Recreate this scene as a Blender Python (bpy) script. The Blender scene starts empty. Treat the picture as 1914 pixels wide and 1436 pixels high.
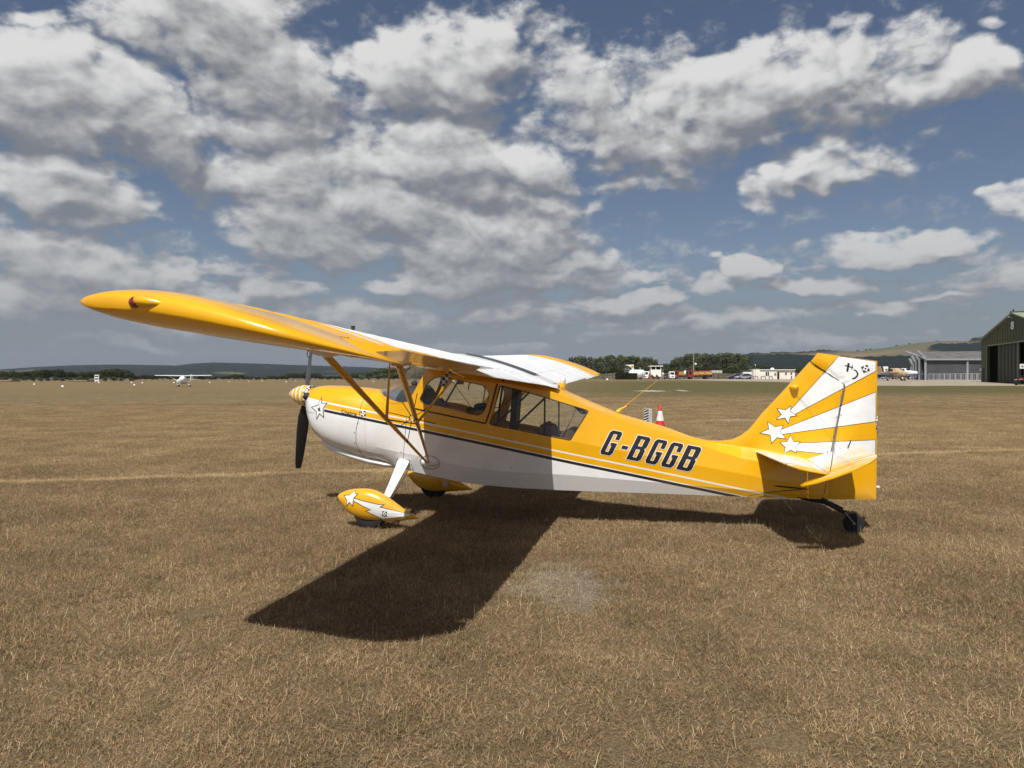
import bpy, bmesh, math, random
import numpy as np
from mathutils import Vector, Matrix, Quaternion
from mathutils.bvhtree import BVHTree

SC = bpy.context.scene
COL = SC.collection
FPX, CX, HY, CAMH = 1330.0, 957.0, 708.0, 1.57     # focal length in pixels of the photograph, principal column, horizon row, eye height

# ---------------------------------------------------------------- camera
cam_d = bpy.data.cameras.new('camera')
cam = bpy.data.objects.new('camera', cam_d); COL.objects.link(cam)
cam.location = (0, 0, CAMH); cam.rotation_euler = (math.radians(90), 0, 0)
cam_d.sensor_width = 36.0; cam_d.lens = 36.0*FPX/1914.0
cam_d.shift_y = -10.0/1914.0
cam_d.clip_start = 0.05; cam_d.clip_end = 40000
SC.camera = cam

# ---------------------------------------------------------------- colour management
SC.view_settings.view_transform = 'Standard'
SC.view_settings.look = 'None'
SC.view_settings.exposure = 0.16
SC.view_settings.gamma = 1.0
SC.view_settings.use_curve_mapping = False
SC.render.engine = 'CYCLES'
SC.cycles.max_bounces = 6
SC.cycles.transparent_max_bounces = 12
SC.cycles.volume_bounces = 1
SC.cycles.sample_clamp_indirect = 6.0

# aircraft frame: F = towards the nose, L = port side
HEAD = math.radians(166.7806)
FX, FY = math.cos(HEAD), math.sin(HEAD)
LX, LY = -FY, FX
SUNV = Vector((0.03*FX+0.632*LX, 0.03*FY+0.632*LY, 1.0)).normalized()    # towards the sun
SUN_EL = math.asin(SUNV.z); SUN_AZ = math.atan2(SUNV.x, SUNV.y)

# ---------------------------------------------------------------- node helpers
class NT:
    def __init__(s, tree): s.t = tree; s.n = tree.nodes; s.l = tree.links
    def node(s, typ, ins=None, **kw):
        n = s.n.new(typ)
        for k, v in kw.items(): setattr(n, k, v)
        if ins:
            for k, v in ins.items(): s.set(n.inputs[k], v)
        return n
    def set(s, sock, v):
        if isinstance(v, bpy.types.NodeSocket): s.l.new(v, sock)
        elif isinstance(v, bpy.types.Node): s.l.new(v.outputs[0], sock)
        else:
            try: sock.default_value = v
            except Exception: sock.default_value = (*v, 1.0)
    def m(s, op, a, b=None, c=None, clamp=False):
        n = s.n.new('ShaderNodeMath'); n.operation = op; n.use_clamp = clamp
        s.set(n.inputs[0], a)
        if b is not None: s.set(n.inputs[1], b)
        if c is not None: s.set(n.inputs[2], c)
        return n.outputs[0]
    def vm(s, op, a, b=None, sc=None):
        n = s.n.new('ShaderNodeVectorMath'); n.operation = op
        s.set(n.inputs[0], a)
        if b is not None: s.set(n.inputs[1], b)
        if sc is not None: s.set(n.inputs[3], sc)
        return n.outputs[1] if op in ('LENGTH', 'DOT_PRODUCT', 'DISTANCE') else n.outputs[0]
    def ss(s, x, a, b, lo=0.0, hi=1.0):                   # smoothstep
        n = s.n.new('ShaderNodeMapRange'); n.interpolation_type = 'SMOOTHSTEP'
        s.set(n.inputs[0], x); s.set(n.inputs[1], a); s.set(n.inputs[2], b); s.set(n.inputs[3], lo); s.set(n.inputs[4], hi)
        return n.outputs[0]
    def lin(s, x, a, b, lo=0.0, hi=1.0):
        n = s.n.new('ShaderNodeMapRange'); s.set(n.inputs[0], x); s.set(n.inputs[1], a); s.set(n.inputs[2], b); s.set(n.inputs[3], lo); s.set(n.inputs[4], hi)
        return n.outputs[0]
    def mix(s, f, a, b, mode='MIX'):
        n = s.n.new('ShaderNodeMix'); n.data_type = 'RGBA'; n.blend_type = mode
        s.set(n.inputs[0], f); s.set(n.inputs[6], a); s.set(n.inputs[7], b)
        return n.outputs[2]
    def noise(s, vec, scale, detail=3, rough=.5, dist=0.0, out=0):
        n = s.n.new('ShaderNodeTexNoise'); s.set(n.inputs['Vector'], vec)
        n.inputs['Scale'].default_value = scale; n.inputs['Detail'].default_value = detail
        n.inputs['Roughness'].default_value = rough; n.inputs['Distortion'].default_value = dist
        return n.outputs[out]
    def sep(s, v):
        n = s.n.new('ShaderNodeSeparateXYZ'); s.set(n.inputs[0], v); return n.outputs
    def comb(s, x, y, z=0.0):
        n = s.n.new('ShaderNodeCombineXYZ'); s.set(n.inputs[0], x); s.set(n.inputs[1], y); s.set(n.inputs[2], z); return n.outputs[0]

def srgb(r, g, b):
    f = lambda c: (c/255/12.92) if c/255 <= .04045 else ((c/255+.055)/1.055)**2.4
    return (f(r), f(g), f(b), 1.0)
# ---------------------------------------------------------------- world: clear sky with cumulus clouds
world = bpy.data.worlds.new('World'); SC.world = world; world.use_nodes = True
wt = world.node_tree; wt.nodes.clear(); W = NT(wt)
SKY_STRENGTH = 0.092

def azel(px, py):
    a = math.atan((px-CX)/FPX); return a, math.atan((HY-py)/FPX*math.cos(a))
# cumulus masses of the photograph: px, py, half width, half height (photograph pixels), weight
CLOUDS = [
 (60,150,190,110,1.0),(200,170,200,110,1.0),(300,240,130,110,.95),(110,110,120,70,.6),(70,230,160,80,.9),(80,20,110,35,.6),(250,30,120,50,.55),
 (400,40,180,90,.95),(480,120,160,90,.95),(560,150,110,110,.8),(500,210,140,70,.75),(350,330,60,40,.55),
 (770,110,130,120,1.1),(860,130,120,110,1.0),(800,190,120,50,.9),(690,90,50,60,.6),
 (60,340,170,60,.9),(180,380,110,45,.75),(60,450,170,60,.85),(160,500,200,60,.75),(40,560,150,50,.6),(330,520,50,30,.5),
 (520,320,150,90,.85),(640,300,170,100,.8),(840,300,180,95,1.05),(950,320,150,80,1.0),(700,390,230,70,.95),(900,430,240,70,1.05),(560,420,190,70,.85),(1040,420,100,45,.8),(470,400,90,50,.6),(640,470,170,40,.7),(880,480,200,45,.75),
 (960,40,50,60,.35),(1040,100,60,50,.5),(1090,160,120,70,.8),(1150,220,150,60,.85),(1200,130,50,80,.4),
 (1340,170,160,75,1.0),(1480,160,140,90,.95),(1390,240,170,60,.95),(1240,270,130,60,.8),(1600,130,110,90,.85),(1580,200,100,60,.75),
 (1720,80,80,60,.6),(1810,150,120,75,1.05),(1880,130,90,80,.95),(1720,190,110,45,.85),(1500,345,150,38,.85),(1610,300,120,40,.6),(1200,340,110,30,.55),
 (1650,455,170,32,.95),(1740,440,100,35,.9),(1830,470,70,25,.6),(1410,500,50,28,.8),(1520,530,90,25,.6),(1750,550,110,12,.55),(1620,575,110,18,.55),
 (1910,375,60,30,.7),(1880,20,60,25,.5),(1450,410,90,20,.3),
 (880,530,120,38,.7),(1000,520,220,28,.6),(1200,560,110,22,.75),(1340,530,70,22,.4),(1050,600,60,25,.45),(520,550,80,25,.5),(760,545,120,22,.5),(1060,485,130,25,.5),(1200,505,90,18,.4),
 (120,560,170,28,.55),(420,560,120,22,.45),(930,600,110,18,.5),(1420,600,120,16,.45),(250,640,200,16,.3),(300,590,260,30,.35),(700,600,300,30,.35),(1250,600,260,22,.35),
]
g = bpy.data.node_groups.new('cloud_density', 'ShaderNodeTree')
g.interface.new_socket('Dir', in_out='INPUT', socket_type='NodeSocketVector')
g.interface.new_socket('Lift', in_out='INPUT', socket_type='NodeSocketFloat')
g.interface.new_socket('Density', in_out='OUTPUT', socket_type='NodeSocketFloat')
g.interface.new_socket('Blob', in_out='OUTPUT', socket_type='NodeSocketFloat')
g.interface.new_socket('Soft', in_out='OUTPUT', socket_type='NodeSocketFloat')
G = NT(g); gi = G.node('NodeGroupInput'); go = G.node('NodeGroupOutput')
d = G.vm('NORMALIZE', gi.outputs[0])
# lift the look-up direction towards the light (up) for relief shading
d = G.vm('NORMALIZE', G.vm('ADD', d, G.comb(G.m('MULTIPLY', gi.outputs[1], -0.45), 0.0, gi.outputs[1])))
x, y, z = G.sep(d)
az = G.m('ARCTAN2', x, y); el = G.m('ARCSINE', z)
zz = G.m('ADD', G.m('MAXIMUM', z, 0.0), 0.46)
q = G.vm('MULTIPLY', d, (1.9, 1.9, 2.9))
w3 = G.vm('SUBTRACT', G.noise(q, 4.6, 3, .6, out=1), (.5, .5, .5))
flat = G.m('MULTIPLY', zz, .34)
ae = G.vm('ADD', G.comb(az, el), G.vm('MULTIPLY', w3, G.comb(G.m('MULTIPLY', flat, .75), G.m('MULTIPLY', flat, .55), 0.0)))
acc = 0.0
for (px, py, rx, ry, wgt) in CLOUDS:
    if py > 470: wgt += .22; ry *= 1.15
    a0, e0 = azel(px, py)
    ra = abs(azel(px+rx, py)[0]-azel(px-rx, py)[0])/2*1.12; re = abs(azel(px, py-ry)[1]-azel(px, py+ry)[1])/2*1.12
    n = g.nodes.new('ShaderNodeVectorMath'); n.operation = 'MULTIPLY_ADD'
    G.set(n.inputs[0], ae); G.set(n.inputs[1], (1/ra, 1/re, 0)); G.set(n.inputs[2], (-a0/ra, -e0/re, 0))
    dd = G.vm('DOT_PRODUCT', n.outputs[0], n.outputs[0])
    acc = G.m('SMOOTH_MAX', acc, G.m('MULTIPLY_ADD', dd, -wgt, wgt), .25)
# the same kind of sky goes on outside the picture
gen = G.m('MULTIPLY', G.ss(G.noise(q, 1.1, 2, .5), .47, .66), 1.0)
outm = G.m('MAXIMUM', G.ss(G.m('ABSOLUTE', az), .66, .85), G.ss(el, .50, .64))
acc = G.m('ADD', acc, G.m('MULTIPLY', gen, outm))
# a low hazy bank of broken cloud all the way round
bank = G.m('MULTIPLY', G.m('MULTIPLY', G.ss(el, .01, .05), G.ss(el, .21, .12)), G.ss(G.noise(G.vm('MULTIPLY', q, (1.0, 1.0, 2.6)), 3.4, 3, .55), .44, .62, 0.0, .50))
acc = G.m('MAXIMUM', acc, bank)
vor = G.node('ShaderNodeTexVoronoi', {'Vector': G.vm('ADD', q, G.vm('SCALE', w3, sc=.35)), 'Scale': 15.0, 'Detail': 2.0, 'Roughness': .45, 'Lacunarity': 2.3}, feature='F1', normalize=True)
puff = G.m('SUBTRACT', .55, vor.outputs[0])
fb = G.m('SUBTRACT', G.noise(q, 12.0, 7, .63), .5)
fbs = G.m('SUBTRACT', G.noise(q, 11.0, 2.6, .5), .5)
soft = G.m('ADD', G.m('SUBTRACT', acc, .26), G.m('ADD', G.m('MULTIPLY', puff, .52), G.m('MULTIPLY', fbs, .75)))
den = G.m('ADD', G.m('SUBTRACT', acc, .27), G.m('ADD', G.m('MULTIPLY', puff, .55), G.m('MULTIPLY', fb, 1.55)))
# below the cloud base level of the far sky everything thins into haze
G.set(go.inputs[0], den); G.set(go.inputs[1], acc); G.set(go.inputs[2], soft)

tc = W.node('ShaderNodeTexCoord').outputs['Generated']
sky = W.node('ShaderNodeTexSky', sky_type='NISHITA', sun_disc=False, sun_elevation=SUN_EL, sun_rotation=SUN_AZ, altitude=20.0)
sky.air_density = 1.0; sky.dust_density = 1.2; sky.ozone_density = 2.0
def cd(lift):
    n = wt.nodes.new('ShaderNodeGroup'); n.node_tree = g; W.set(n.inputs[0], tc); n.inputs[1].default_value = lift; return n
c0, c1 = cd(0.0), cd(0.020); c2 = cd(0.055)
D0, D1 = c0.outputs[0], c1.outputs[0]
alpha = W.ss(D0, -.12, .52)
sx, sy, sz = W.sep(tc)
rel = W.m('ADD', W.m('MULTIPLY', W.m('SUBTRACT', c0.outputs[2], c1.outputs[2]), 1.05), W.m('MULTIPLY', W.m('SUBTRACT', D0, D1), .35))
thick = W.ss(c0.outputs[2], .35, 1.5, 0.0, .20)
lit = W.m('SUBTRACT', W.m('ADD', W.m('ADD', .42, rel), W.m('MULTIPLY', W.m('SUBTRACT', c0.outputs[1], c2.outputs[1]), .62)), thick)
far = W.ss(sz, .03, .30)                          # contrast goes with distance
ccol = W.mix(W.ss(lit, -.25, 1.35), (2.0, 2.1, 2.3, 1), (7.4, 7.35, 7.2, 1))
ccol = W.mix(far, W.mix(.60, ccol, (2.3, 2.45, 2.7, 1)), ccol)
skyc = W.mix(1.0, sky.outputs[0], (.66, .62, .62, 1), 'MULTIPLY')
hz = W.ss(sz, -0.02, .20, 1.0, 0.0)
skyc = W.mix(W.m('MULTIPLY', hz, .85), skyc, (1.80, 2.05, 2.46, 1))
a2 = W.m('MULTIPLY', alpha, W.ss(sz, .0, .09, .10, 1.0))
colr = W.mix(W.m('MULTIPLY', a2, .93), skyc, ccol)
bg = W.node('ShaderNodeBackground', {'Color': colr, 'Strength': SKY_STRENGTH})
out = W.node('ShaderNodeOutputWorld', {'Surface': bg})
world.cycles.sampling_method = 'MANUAL'; world.cycles.sample_map_resolution = 256

# ---------------------------------------------------------------- sun
sun_d = bpy.data.lights.new('sun', 'SUN'); sun = bpy.data.objects.new('sun', sun_d); COL.objects.link(sun)
sun_d.energy = 4.75; sun_d.angle = math.radians(.53); sun_d.color = (1.0, .965, .915)
sun.location = SUNV*60; sun.rotation_mode = 'QUATERNION'; sun.rotation_quaternion = SUNV.to_track_quat('Z', 'Y')
# ---------------------------------------------------------------- small builders
def tag(o, label=None, cat=None, group=None, kind=None):
    if label: o['label'] = label
    if cat: o['category'] = cat
    if group: o['group'] = group
    if kind: o['kind'] = kind
    return o
def link(name, me, mat=None, parent=None):
    o = bpy.data.objects.new(name, me); COL.objects.link(o)
    if mat is not None and not me.materials: me.materials.append(mat)
    if parent is not None: o.parent = parent
    return o
def empty(name, loc=(0, 0, 0), rz=0.0, **k):
    o = bpy.data.objects.new(name, None); COL.objects.link(o); o.location = loc; o.rotation_euler = (0, 0, rz)
    o.empty_display_size = .2
    return tag(o, **k)
def copy_tree(o, parent=None):
    c = o.copy(); COL.objects.link(c); c.parent = parent
    for ch in list(o.children): copy_tree(ch, c)
    return c
class MB:
    """collects simple solids and builds them as one mesh object"""
    def __init__(s): s.v = []; s.f = []; s.mi = []; s.m = 0
    def add(s, vs, fs):
        b = len(s.v); s.v += [tuple(p) for p in vs]
        s.f += [tuple(b+i for i in f) for f in fs]; s.mi += [s.m]*len(fs); return s
    def box(s, x0, x1, y0, y1, z0, z1, M=None):
        vs = [(x, y, z) for z in (z0, z1) for y in (y0, y1) for x in (x0, x1)]
        if M is not None: vs = [M @ Vector(p) for p in vs]
        return s.add(vs, [(0, 2, 3, 1), (4, 5, 7, 6), (0, 1, 5, 4), (2, 6, 7, 3), (0, 4, 6, 2), (1, 3, 7, 5)])
    def tube(s, pts, r, n=8, cap=True, flat=None):
        pts = [Vector(p) for p in pts]; rs = r if isinstance(r, (list, tuple)) else [r]*len(pts)
        vs = []; up = None
        for i, p in enumerate(pts):
            t = (pts[min(i+1, len(pts)-1)]-pts[max(i-1, 0)]).normalized()
            if up is None:
                up = Vector(flat) if flat is not None else (Vector((0, 0, 1)) if abs(t.z) < .9 else Vector((1, 0, 0)))
            a = t.cross(up).normalized(); b = a.cross(t).normalized()
            rr = rs[i]; ra, rb = rr if isinstance(rr, tuple) else (rr, rr)
            for k in range(n):
                th = 2*math.pi*k/n; vs.append(p+a*math.cos(th)*ra+b*math.sin(th)*rb)
        fs = []
        for i in range(len(pts)-1):
            for k in range(n):
                k2 = (k+1) % n; fs.append((i*n+k, i*n+k2, (i+1)*n+k2, (i+1)*n+k))
        if cap: fs.append(tuple(range(n))[::-1]); fs.append(tuple((len(pts)-1)*n+k for k in range(n)))
        return s.add(vs, fs)
    def rings(s, rings, closed=True, cap=(True, True)):
        n = len(rings[0]); vs = [p for r in rings for p in r]; fs = []
        for i in range(len(rings)-1):
            for k in range(n if closed else n-1):
                k2 = (k+1) % n; fs.append((i*n+k, i*n+k2, (i+1)*n+k2, (i+1)*n+k))
        if cap[0]: fs.append(tuple(range(n))[::-1])
        if cap[1]: fs.append(tuple((len(rings)-1)*n+k for k in range(n)))
        return s.add(vs, fs)
    def lathe(s, prof, M=None, n=24):                        # prof: (r, h) about the z axis
        M = M or Matrix()
        return s.rings([[M @ Vector((r*math.cos(2*math.pi*k/n), r*math.sin(2*math.pi*k/n), h)) for k in range(n)] for r, h in prof])
    def prism(s, loop, M, depth):                            # 2D loop extruded along local z
        n = len(loop); a = [M @ Vector((x, y, 0)) for x, y in loop]; b = [M @ Vector((x, y, depth)) for x, y in loop]
        return s.add(a+b, [tuple(range(n))[::-1], tuple(range(n, 2*n))]+[(i, (i+1) % n, n+(i+1) % n, n+i) for i in range(n)])
    def ball(s, c, r, n=12, m=8):
        c = Vector(c); rx, ry, rz = r if isinstance(r, tuple) else (r, r, r)
        return s.rings([[c+Vector((rx*math.sin(t)*math.cos(p), ry*math.sin(t)*math.sin(p), -rz*math.cos(t))) for p in [2*math.pi*k/n for k in range(n)]] for t in [math.pi*(.02+.96*i/m) for i in range(m+1)]])
    def build(s, name, mat, parent=None, smooth=None, bevel=0.0):
        me = bpy.data.meshes.new(name); me.from_pydata(s.v, [], s.f)
        mats = mat if isinstance(mat, (list, tuple)) else [mat]
        for m_ in mats: me.materials.append(m_)
        if len(mats) > 1: me.polygons.foreach_set('material_index', s.mi)
        bm = bmesh.new(); bm.from_mesh(me)
        bmesh.ops.recalc_face_normals(bm, faces=bm.faces)
        if bevel > 0:
            es = [e for e in bm.edges if len(e.link_faces) == 2 and e.calc_face_angle(0) > .6]
            bmesh.ops.bevel(bm, geom=es, offset=bevel, segments=2, affect='EDGES', clamp_overlap=True)
        if smooth is not None:
            a = math.radians(smooth)
            for f in bm.faces: f.smooth = True
            for e in bm.edges:
                if len(e.link_faces) == 2 and e.calc_face_angle(0) > a: e.smooth = False
        bm.to_mesh(me); bm.free()
        return link(name, me, None, parent)

# ---------------------------------------------------------------- materials
def new_mat(name):
    m = bpy.data.materials.new(name); m.use_nodes = True; m.node_tree.nodes.clear(); return m, NT(m.node_tree)
def bsdf(N, m=None, **k):
    b = N.node('ShaderNodeBsdfPrincipled')
    for kk, v in k.items(): N.set(b.inputs[kk.replace('_', ' ')], v)
    N.node('ShaderNodeOutputMaterial', {'Surface': b}); return b
def plain(name, col, rough=.5, metal=0.0, coat=0.0, var=.12, scale=3.0, bump=0.0, spec=.5):
    """one colour with faint procedural wear"""
    m, N = new_mat(name)
    co = N.node('ShaderNodeTexCoord').outputs['Object']
    nz = N.noise(co, scale, 5, .6)
    c = N.mix(1.0, tuple(col[:3])+(1,), N.mix(N.ss(nz, .3, .7), (1-var,)*3+(1,), (1+var*.6,)*3+(1,)), 'MULTIPLY')
    b = bsdf(N, Base_Color=c, Roughness=N.lin(nz, .3, .7, max(.02, rough-.06), min(1, rough+.06)), Metallic=metal)
    b.inputs['Coat Weight'].default_value = coat; b.inputs['Coat Roughness'].default_value = .06
    b.inputs['Specular IOR Level'].default_value = spec
    if bump:
        bp = N.node('ShaderNodeBump', {'Height': N.noise(co, scale*6, 4, .6), 'Strength': bump, 'Distance': .02}); N.set(b.inputs['Normal'], bp)
    return m
def glass(name, tint=(.9, .93, .92), rough=.02, mixv=.12):
    m, N = new_mat(name)
    fr = N.m('MULTIPLY', N.node('ShaderNodeFresnel', {'IOR': 1.5}), N.m('SUBTRACT', 1.0, N.node('ShaderNodeNewGeometry').outputs['Backfacing']))
    tr = N.node('ShaderNodeBsdfTransparent', {'Color': tuple(tint)+(1,)}); gl = N.node('ShaderNodeBsdfGlossy', {'Color': (1, 1, 1, 1), 'Roughness': rough})
    mx = N.node('ShaderNodeMixShader', {0: N.m('MULTIPLY', fr, 1.0), 1: tr, 2: gl})
    df = N.node('ShaderNodeBsdfDiffuse', {'Color': (.5, .5, .5, 1)})
    co = N.node('ShaderNodeTexCoord').outputs['Object']
    mx2 = N.node('ShaderNodeMixShader', {0: N.lin(N.noise(co, 9, 4, .6), .35, .75, 0.0, mixv), 1: mx, 2: df})
    N.node('ShaderNodeOutputMaterial', {'Surface': mx2}); return m

# ---------------------------------------------------------------- ground
def sstep(x, a, b):
    t = np.clip((np.asarray(x, float)-a)/(b-a), 0, 1); return t*t*(3-2*t)
def ground_z(x, y):
    x = np.asarray(x, float); y = np.asarray(y, float); yy = np.maximum(y, 1.0)
    a = x/yy
    ramp = np.interp(y, [0, 28, 50, 70, 92, 115, 140, 185, 300, 9000], [0, 0, .42, .82, 1.13, 1.2, 1.38, 1.42, 1.5, 1.5])
    g = np.interp(a, [-.42, -.12, .06, .25, .5, .9], [0, .30, .92, 1.0, 1.04, 1.0])
    return np.where(y > 1, ramp*g, 0.0)
def gz(x, y): return float(ground_z(x, y))
def place(px, dist): x = (px-CX)/FPX*dist; return x, dist, gz(x, dist)

# shared look of the dry field (ground sheet and grass alike)
fg = bpy.data.node_groups.new('field_tint', 'ShaderNodeTree')
fg.interface.new_socket('Pos', in_out='INPUT', socket_type='NodeSocketVector')
fg.interface.new_socket('Tint', in_out='OUTPUT', socket_type='NodeSocketColor')
fg.interface.new_socket('Chalk', in_out='OUTPUT', socket_type='NodeSocketFloat')
N = NT(fg); fi = N.node('NodeGroupInput'); fo = N.node('NodeGroupOutput')
P = fi.outputs[0]; X, Y, Z = N.sep(P); P2 = N.comb(X, Y, 0)
big = N.noise(P2, .09, 4, .6); med = N.noise(P2, .7, 4, .6); sm = N.noise(P2, 3.1, 4, .65)
stretch = N.noise(N.comb(N.m('MULTIPLY', X, .035), N.m('MULTIPLY', Y, .16)), 1.0, 5, .6)
t = N.mix(N.ss(med, .36, .66), (.84, .80, .78, 1), (1.14, 1.12, 1.07, 1))
t = N.mix(N.m('MULTIPLY', N.ss(sm, .48, .70), .6), t, (.64, .64, .59, 1))          # dark, slightly green tufts
t = N.mix(N.m('MULTIPLY', N.ss(big, .52, .75), .35), t, (1.16, 1.02, .88, 1))
t = N.mix(N.m('MULTIPLY', N.ss(N.noise(P2, 1.6, 5, .7), .56, .70), .6), t, (.84, .84, .72, 1))      # greener living tufts
t = N.mix(N.m('MULTIPLY', N.ss(N.noise(N.vm('ADD', P2, (31.0, 7.0, 0)), 2.2, 5, .7), .58, .70), .6), t, (1.40, 1.34, 1.22, 1))      # bleached straw
t = N.mix(N.ss(Y, 9, 16), t, N.mix(1.0, t, (1.12, 1.14, 1.10, 1), 'MULTIPLY'))
midf = N.ss(Y, 14, 40)
t = N.mix(N.m('MULTIPLY', N.ss(stretch, .50, .66), N.m('MULTIPLY', midf, .42)), t, (.62, .66, .52, 1))
t = N.mix(N.m('MULTIPLY', N.ss(stretch, .46, .30), N.m('MULTIPLY', midf, .32)), t, (1.22, 1.16, 1.0, 1))
# greener mown bands across the middle distance on the right of the field
gb = N.m('MULTIPLY', N.ss(N.m('ADD', Y, N.m('MULTIPLY', N.m('SUBTRACT', med, .5), 9)), 44, 58), N.ss(N.m('ADD', Y, N.m('MULTIPLY', N.m('SUBTRACT', big, .5), 60)), 132, 84))
gb = N.m('MULTIPLY', gb, N.ss(N.m('DIVIDE', X, N.m('MAXIMUM', Y, 1.0)), -.05, .22))
t = N.mix(N.m('MULTIPLY', gb, .75), t, (.46, .60, .34, 1))
gl = N.m('MULTIPLY', N.ss(Y, 60, 110), N.ss(N.m('DIVIDE', X, N.m('MAXIMUM', Y, 1.0)), .0, -.25))
t = N.mix(N.m('MULTIPLY', gl, .45), t, (1.15, 1.02, .84, 1))
# pale worn line crossing behind the aircraft
ln = N.m('ABSOLUTE', N.m('SUBTRACT', N.m('ADD', N.m('SUBTRACT', Y, N.m('MULTIPLY', X, .257)), N.m('MULTIPLY', N.m('SUBTRACT', med, .5), .7)), 12.73))
t = N.mix(N.m('MULTIPLY', N.ss(N.m('ADD', ln, N.m('MULTIPLY', N.m('SUBTRACT', sm, .5), .5)), .34, .04), N.lin(med, .35, .6, .45, .95)), t, (1.8, 1.8, 1.72, 1))
# chalked patches
ch = None
for (cx_, cy_, rx_, ry_) in [(.38, 5.42, .38, .62), (11.3, 58.0, 1.25, 1.9), (14.0, 58.6, .38, 1.9), (8.7, 26.9, .9, .50), (9.0, 23.8, .5, .25), (64.0, 71.0, 5.0, .7)]:
    v = N.vm('MULTIPLY', N.vm('SUBTRACT', P2, (cx_, cy_, 0)), (1/rx_, 1/ry_, 0)); b_ = N.ss(N.m('ADD', N.vm('LENGTH', v), N.m('MULTIPLY', N.m('SUBTRACT', sm, .5), 3.0)), 1.25, .35, 0.0, .34 if cy_ < 10 else 1.0)
    ch = b_ if ch is None else N.m('MAXIMUM', ch, b_)
N.set(fo.inputs[0], t); N.set(fo.inputs[1], ch)
def field(N, pos):
    n = N.t.nodes.new('ShaderNodeGroup'); n.node_tree = fg; N.set(n.inputs[0], pos); return n.outputs[0], n.outputs[1]

gm, N = new_mat('dry_field')
pos = N.node('ShaderNodeNewGeometry').outputs['Position']
tint, chalk = field(N, pos); X, Y, Z = N.sep(pos)
fine = N.noise(pos, 60, 4, .7); fib = N.noise(N.comb(N.m('MULTIPLY', X, 1.0), Y, 0), 14, 5, .75)
dist_f = N.ss(Y, 18, 60)
near_c = N.mix(N.ss(fine, .3, .7), (.096, .069, .040, 1), (.250, .183, .105, 1))
far_c = N.mix(N.ss(fib, .3, .72), (.116, .088, .050, 1), (.214, .163, .095, 1))
c = N.mix(dist_f, near_c, far_c)
spk = N.noise(N.comb(X, N.m('MULTIPLY', Y, .55), 0), 2.6, 9, .82)
c = N.mix(dist_f, c, N.mix(1.0, c, N.mix(N.ss(spk, .36, .64), (.74, .74, .72, 1), (1.22, 1.20, 1.16, 1)), 'MULTIPLY'))
c = N.mix(1.0, c, tint, 'MULTIPLY')
c = N.mix(N.m('MULTIPLY', chalk, N.ss(fine, .35, .6)), c, (.52, .50, .47, 1))
# concrete hard standing in front of the hangars
A_ = N.m('DIVIDE', X, N.m('MAXIMUM', Y, 1.0))
edge = N.m('ADD', 70.0, N.m('MULTIPLY', N.m('SUBTRACT', N.noise(pos, .25, 3, .6), .5), 6.0))
conc = N.m('MULTIPLY', N.ss(N.m('SUBTRACT', Y, edge), 0.0, 1.5), N.ss(N.m('SUBTRACT', X, N.m('ADD', 34.0, N.m('MULTIPLY', N.m('SUBTRACT', Y, 70.0), -.02))), 0.0, 2.0))
conc = N.m('MULTIPLY', conc, N.ss(Y, 175.0, 170.0))
track = N.m('MULTIPLY', N.ss(Y, 163.0, 166.0), N.m('MULTIPLY', N.ss(Y, 184.0, 181.0), N.ss(X, 24.0, 28.0)))
ccon = N.mix(N.ss(N.noise(pos, .6, 5, .65), .3, .7), (.26, .22, .165, 1), (.36, .31, .24, 1))
c = N.mix(N.m('MAXIMUM', conc, track), c, ccon)
bp = N.node('ShaderNodeBump', {'Height': N.noise(pos, 25, 5, .7), 'Strength': .8, 'Distance': .04})
bsdf(N, Base_Color=c, Roughness=.95, Normal=bp, Specular_IOR_Level=.15)

ys = np.concatenate([np.linspace(-40, 0, 5), np.linspace(2, 30, 15), np.linspace(34, 200, 60), np.array([220, 250, 300, 380, 500, 700, 1000, 1500, 2500, 4500, 7500])])
av = np.linspace(-1.6, 1.6, 129)
vs = []; nx = len(av)
for yv in ys:
    w = max(yv, 30.0)
    for a in av: vs.append((a*w if yv > 0 else a*30, yv, gz(a*w, yv)))
fs = [(j*nx+i, j*nx+i+1, (j+1)*nx+i+1, (j+1)*nx+i) for j in range(len(ys)-1) for i in range(nx-1)]
me = bpy.data.meshes.new('ground'); me.from_pydata(vs, [], fs)
for p_ in me.polygons: p_.use_smooth = True
ground = tag(link('ground', me, gm), kind='structure', label='dry straw coloured airfield grass with worn pale line')

# ---------------------------------------------------------------- grass: real dead blades near the camera, one object
rng = np.random.default_rng(5)
sm_, N = new_mat('dry_straw')
pos = N.node('ShaderNodeNewGeometry').outputs['Position']; tint, chalk = field(N, pos)
bc = N.node('ShaderNodeAttribute', attribute_name='col').outputs['Color']
c = N.mix(1.0, bc, tint, 'MULTIPLY')
c = N.mix(N.m('MULTIPLY', chalk, .75), c, (.46, .41, .345, 1))
d1 = N.node('ShaderNodeBsdfDiffuse', {'Color': c}); d2 = N.node('ShaderNodeBsdfTranslucent', {'Color': c})
N.node('ShaderNodeOutputMaterial', {'Surface': N.node('ShaderNodeMixShader', {0: .22, 1: d1, 2: d2})})

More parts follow.
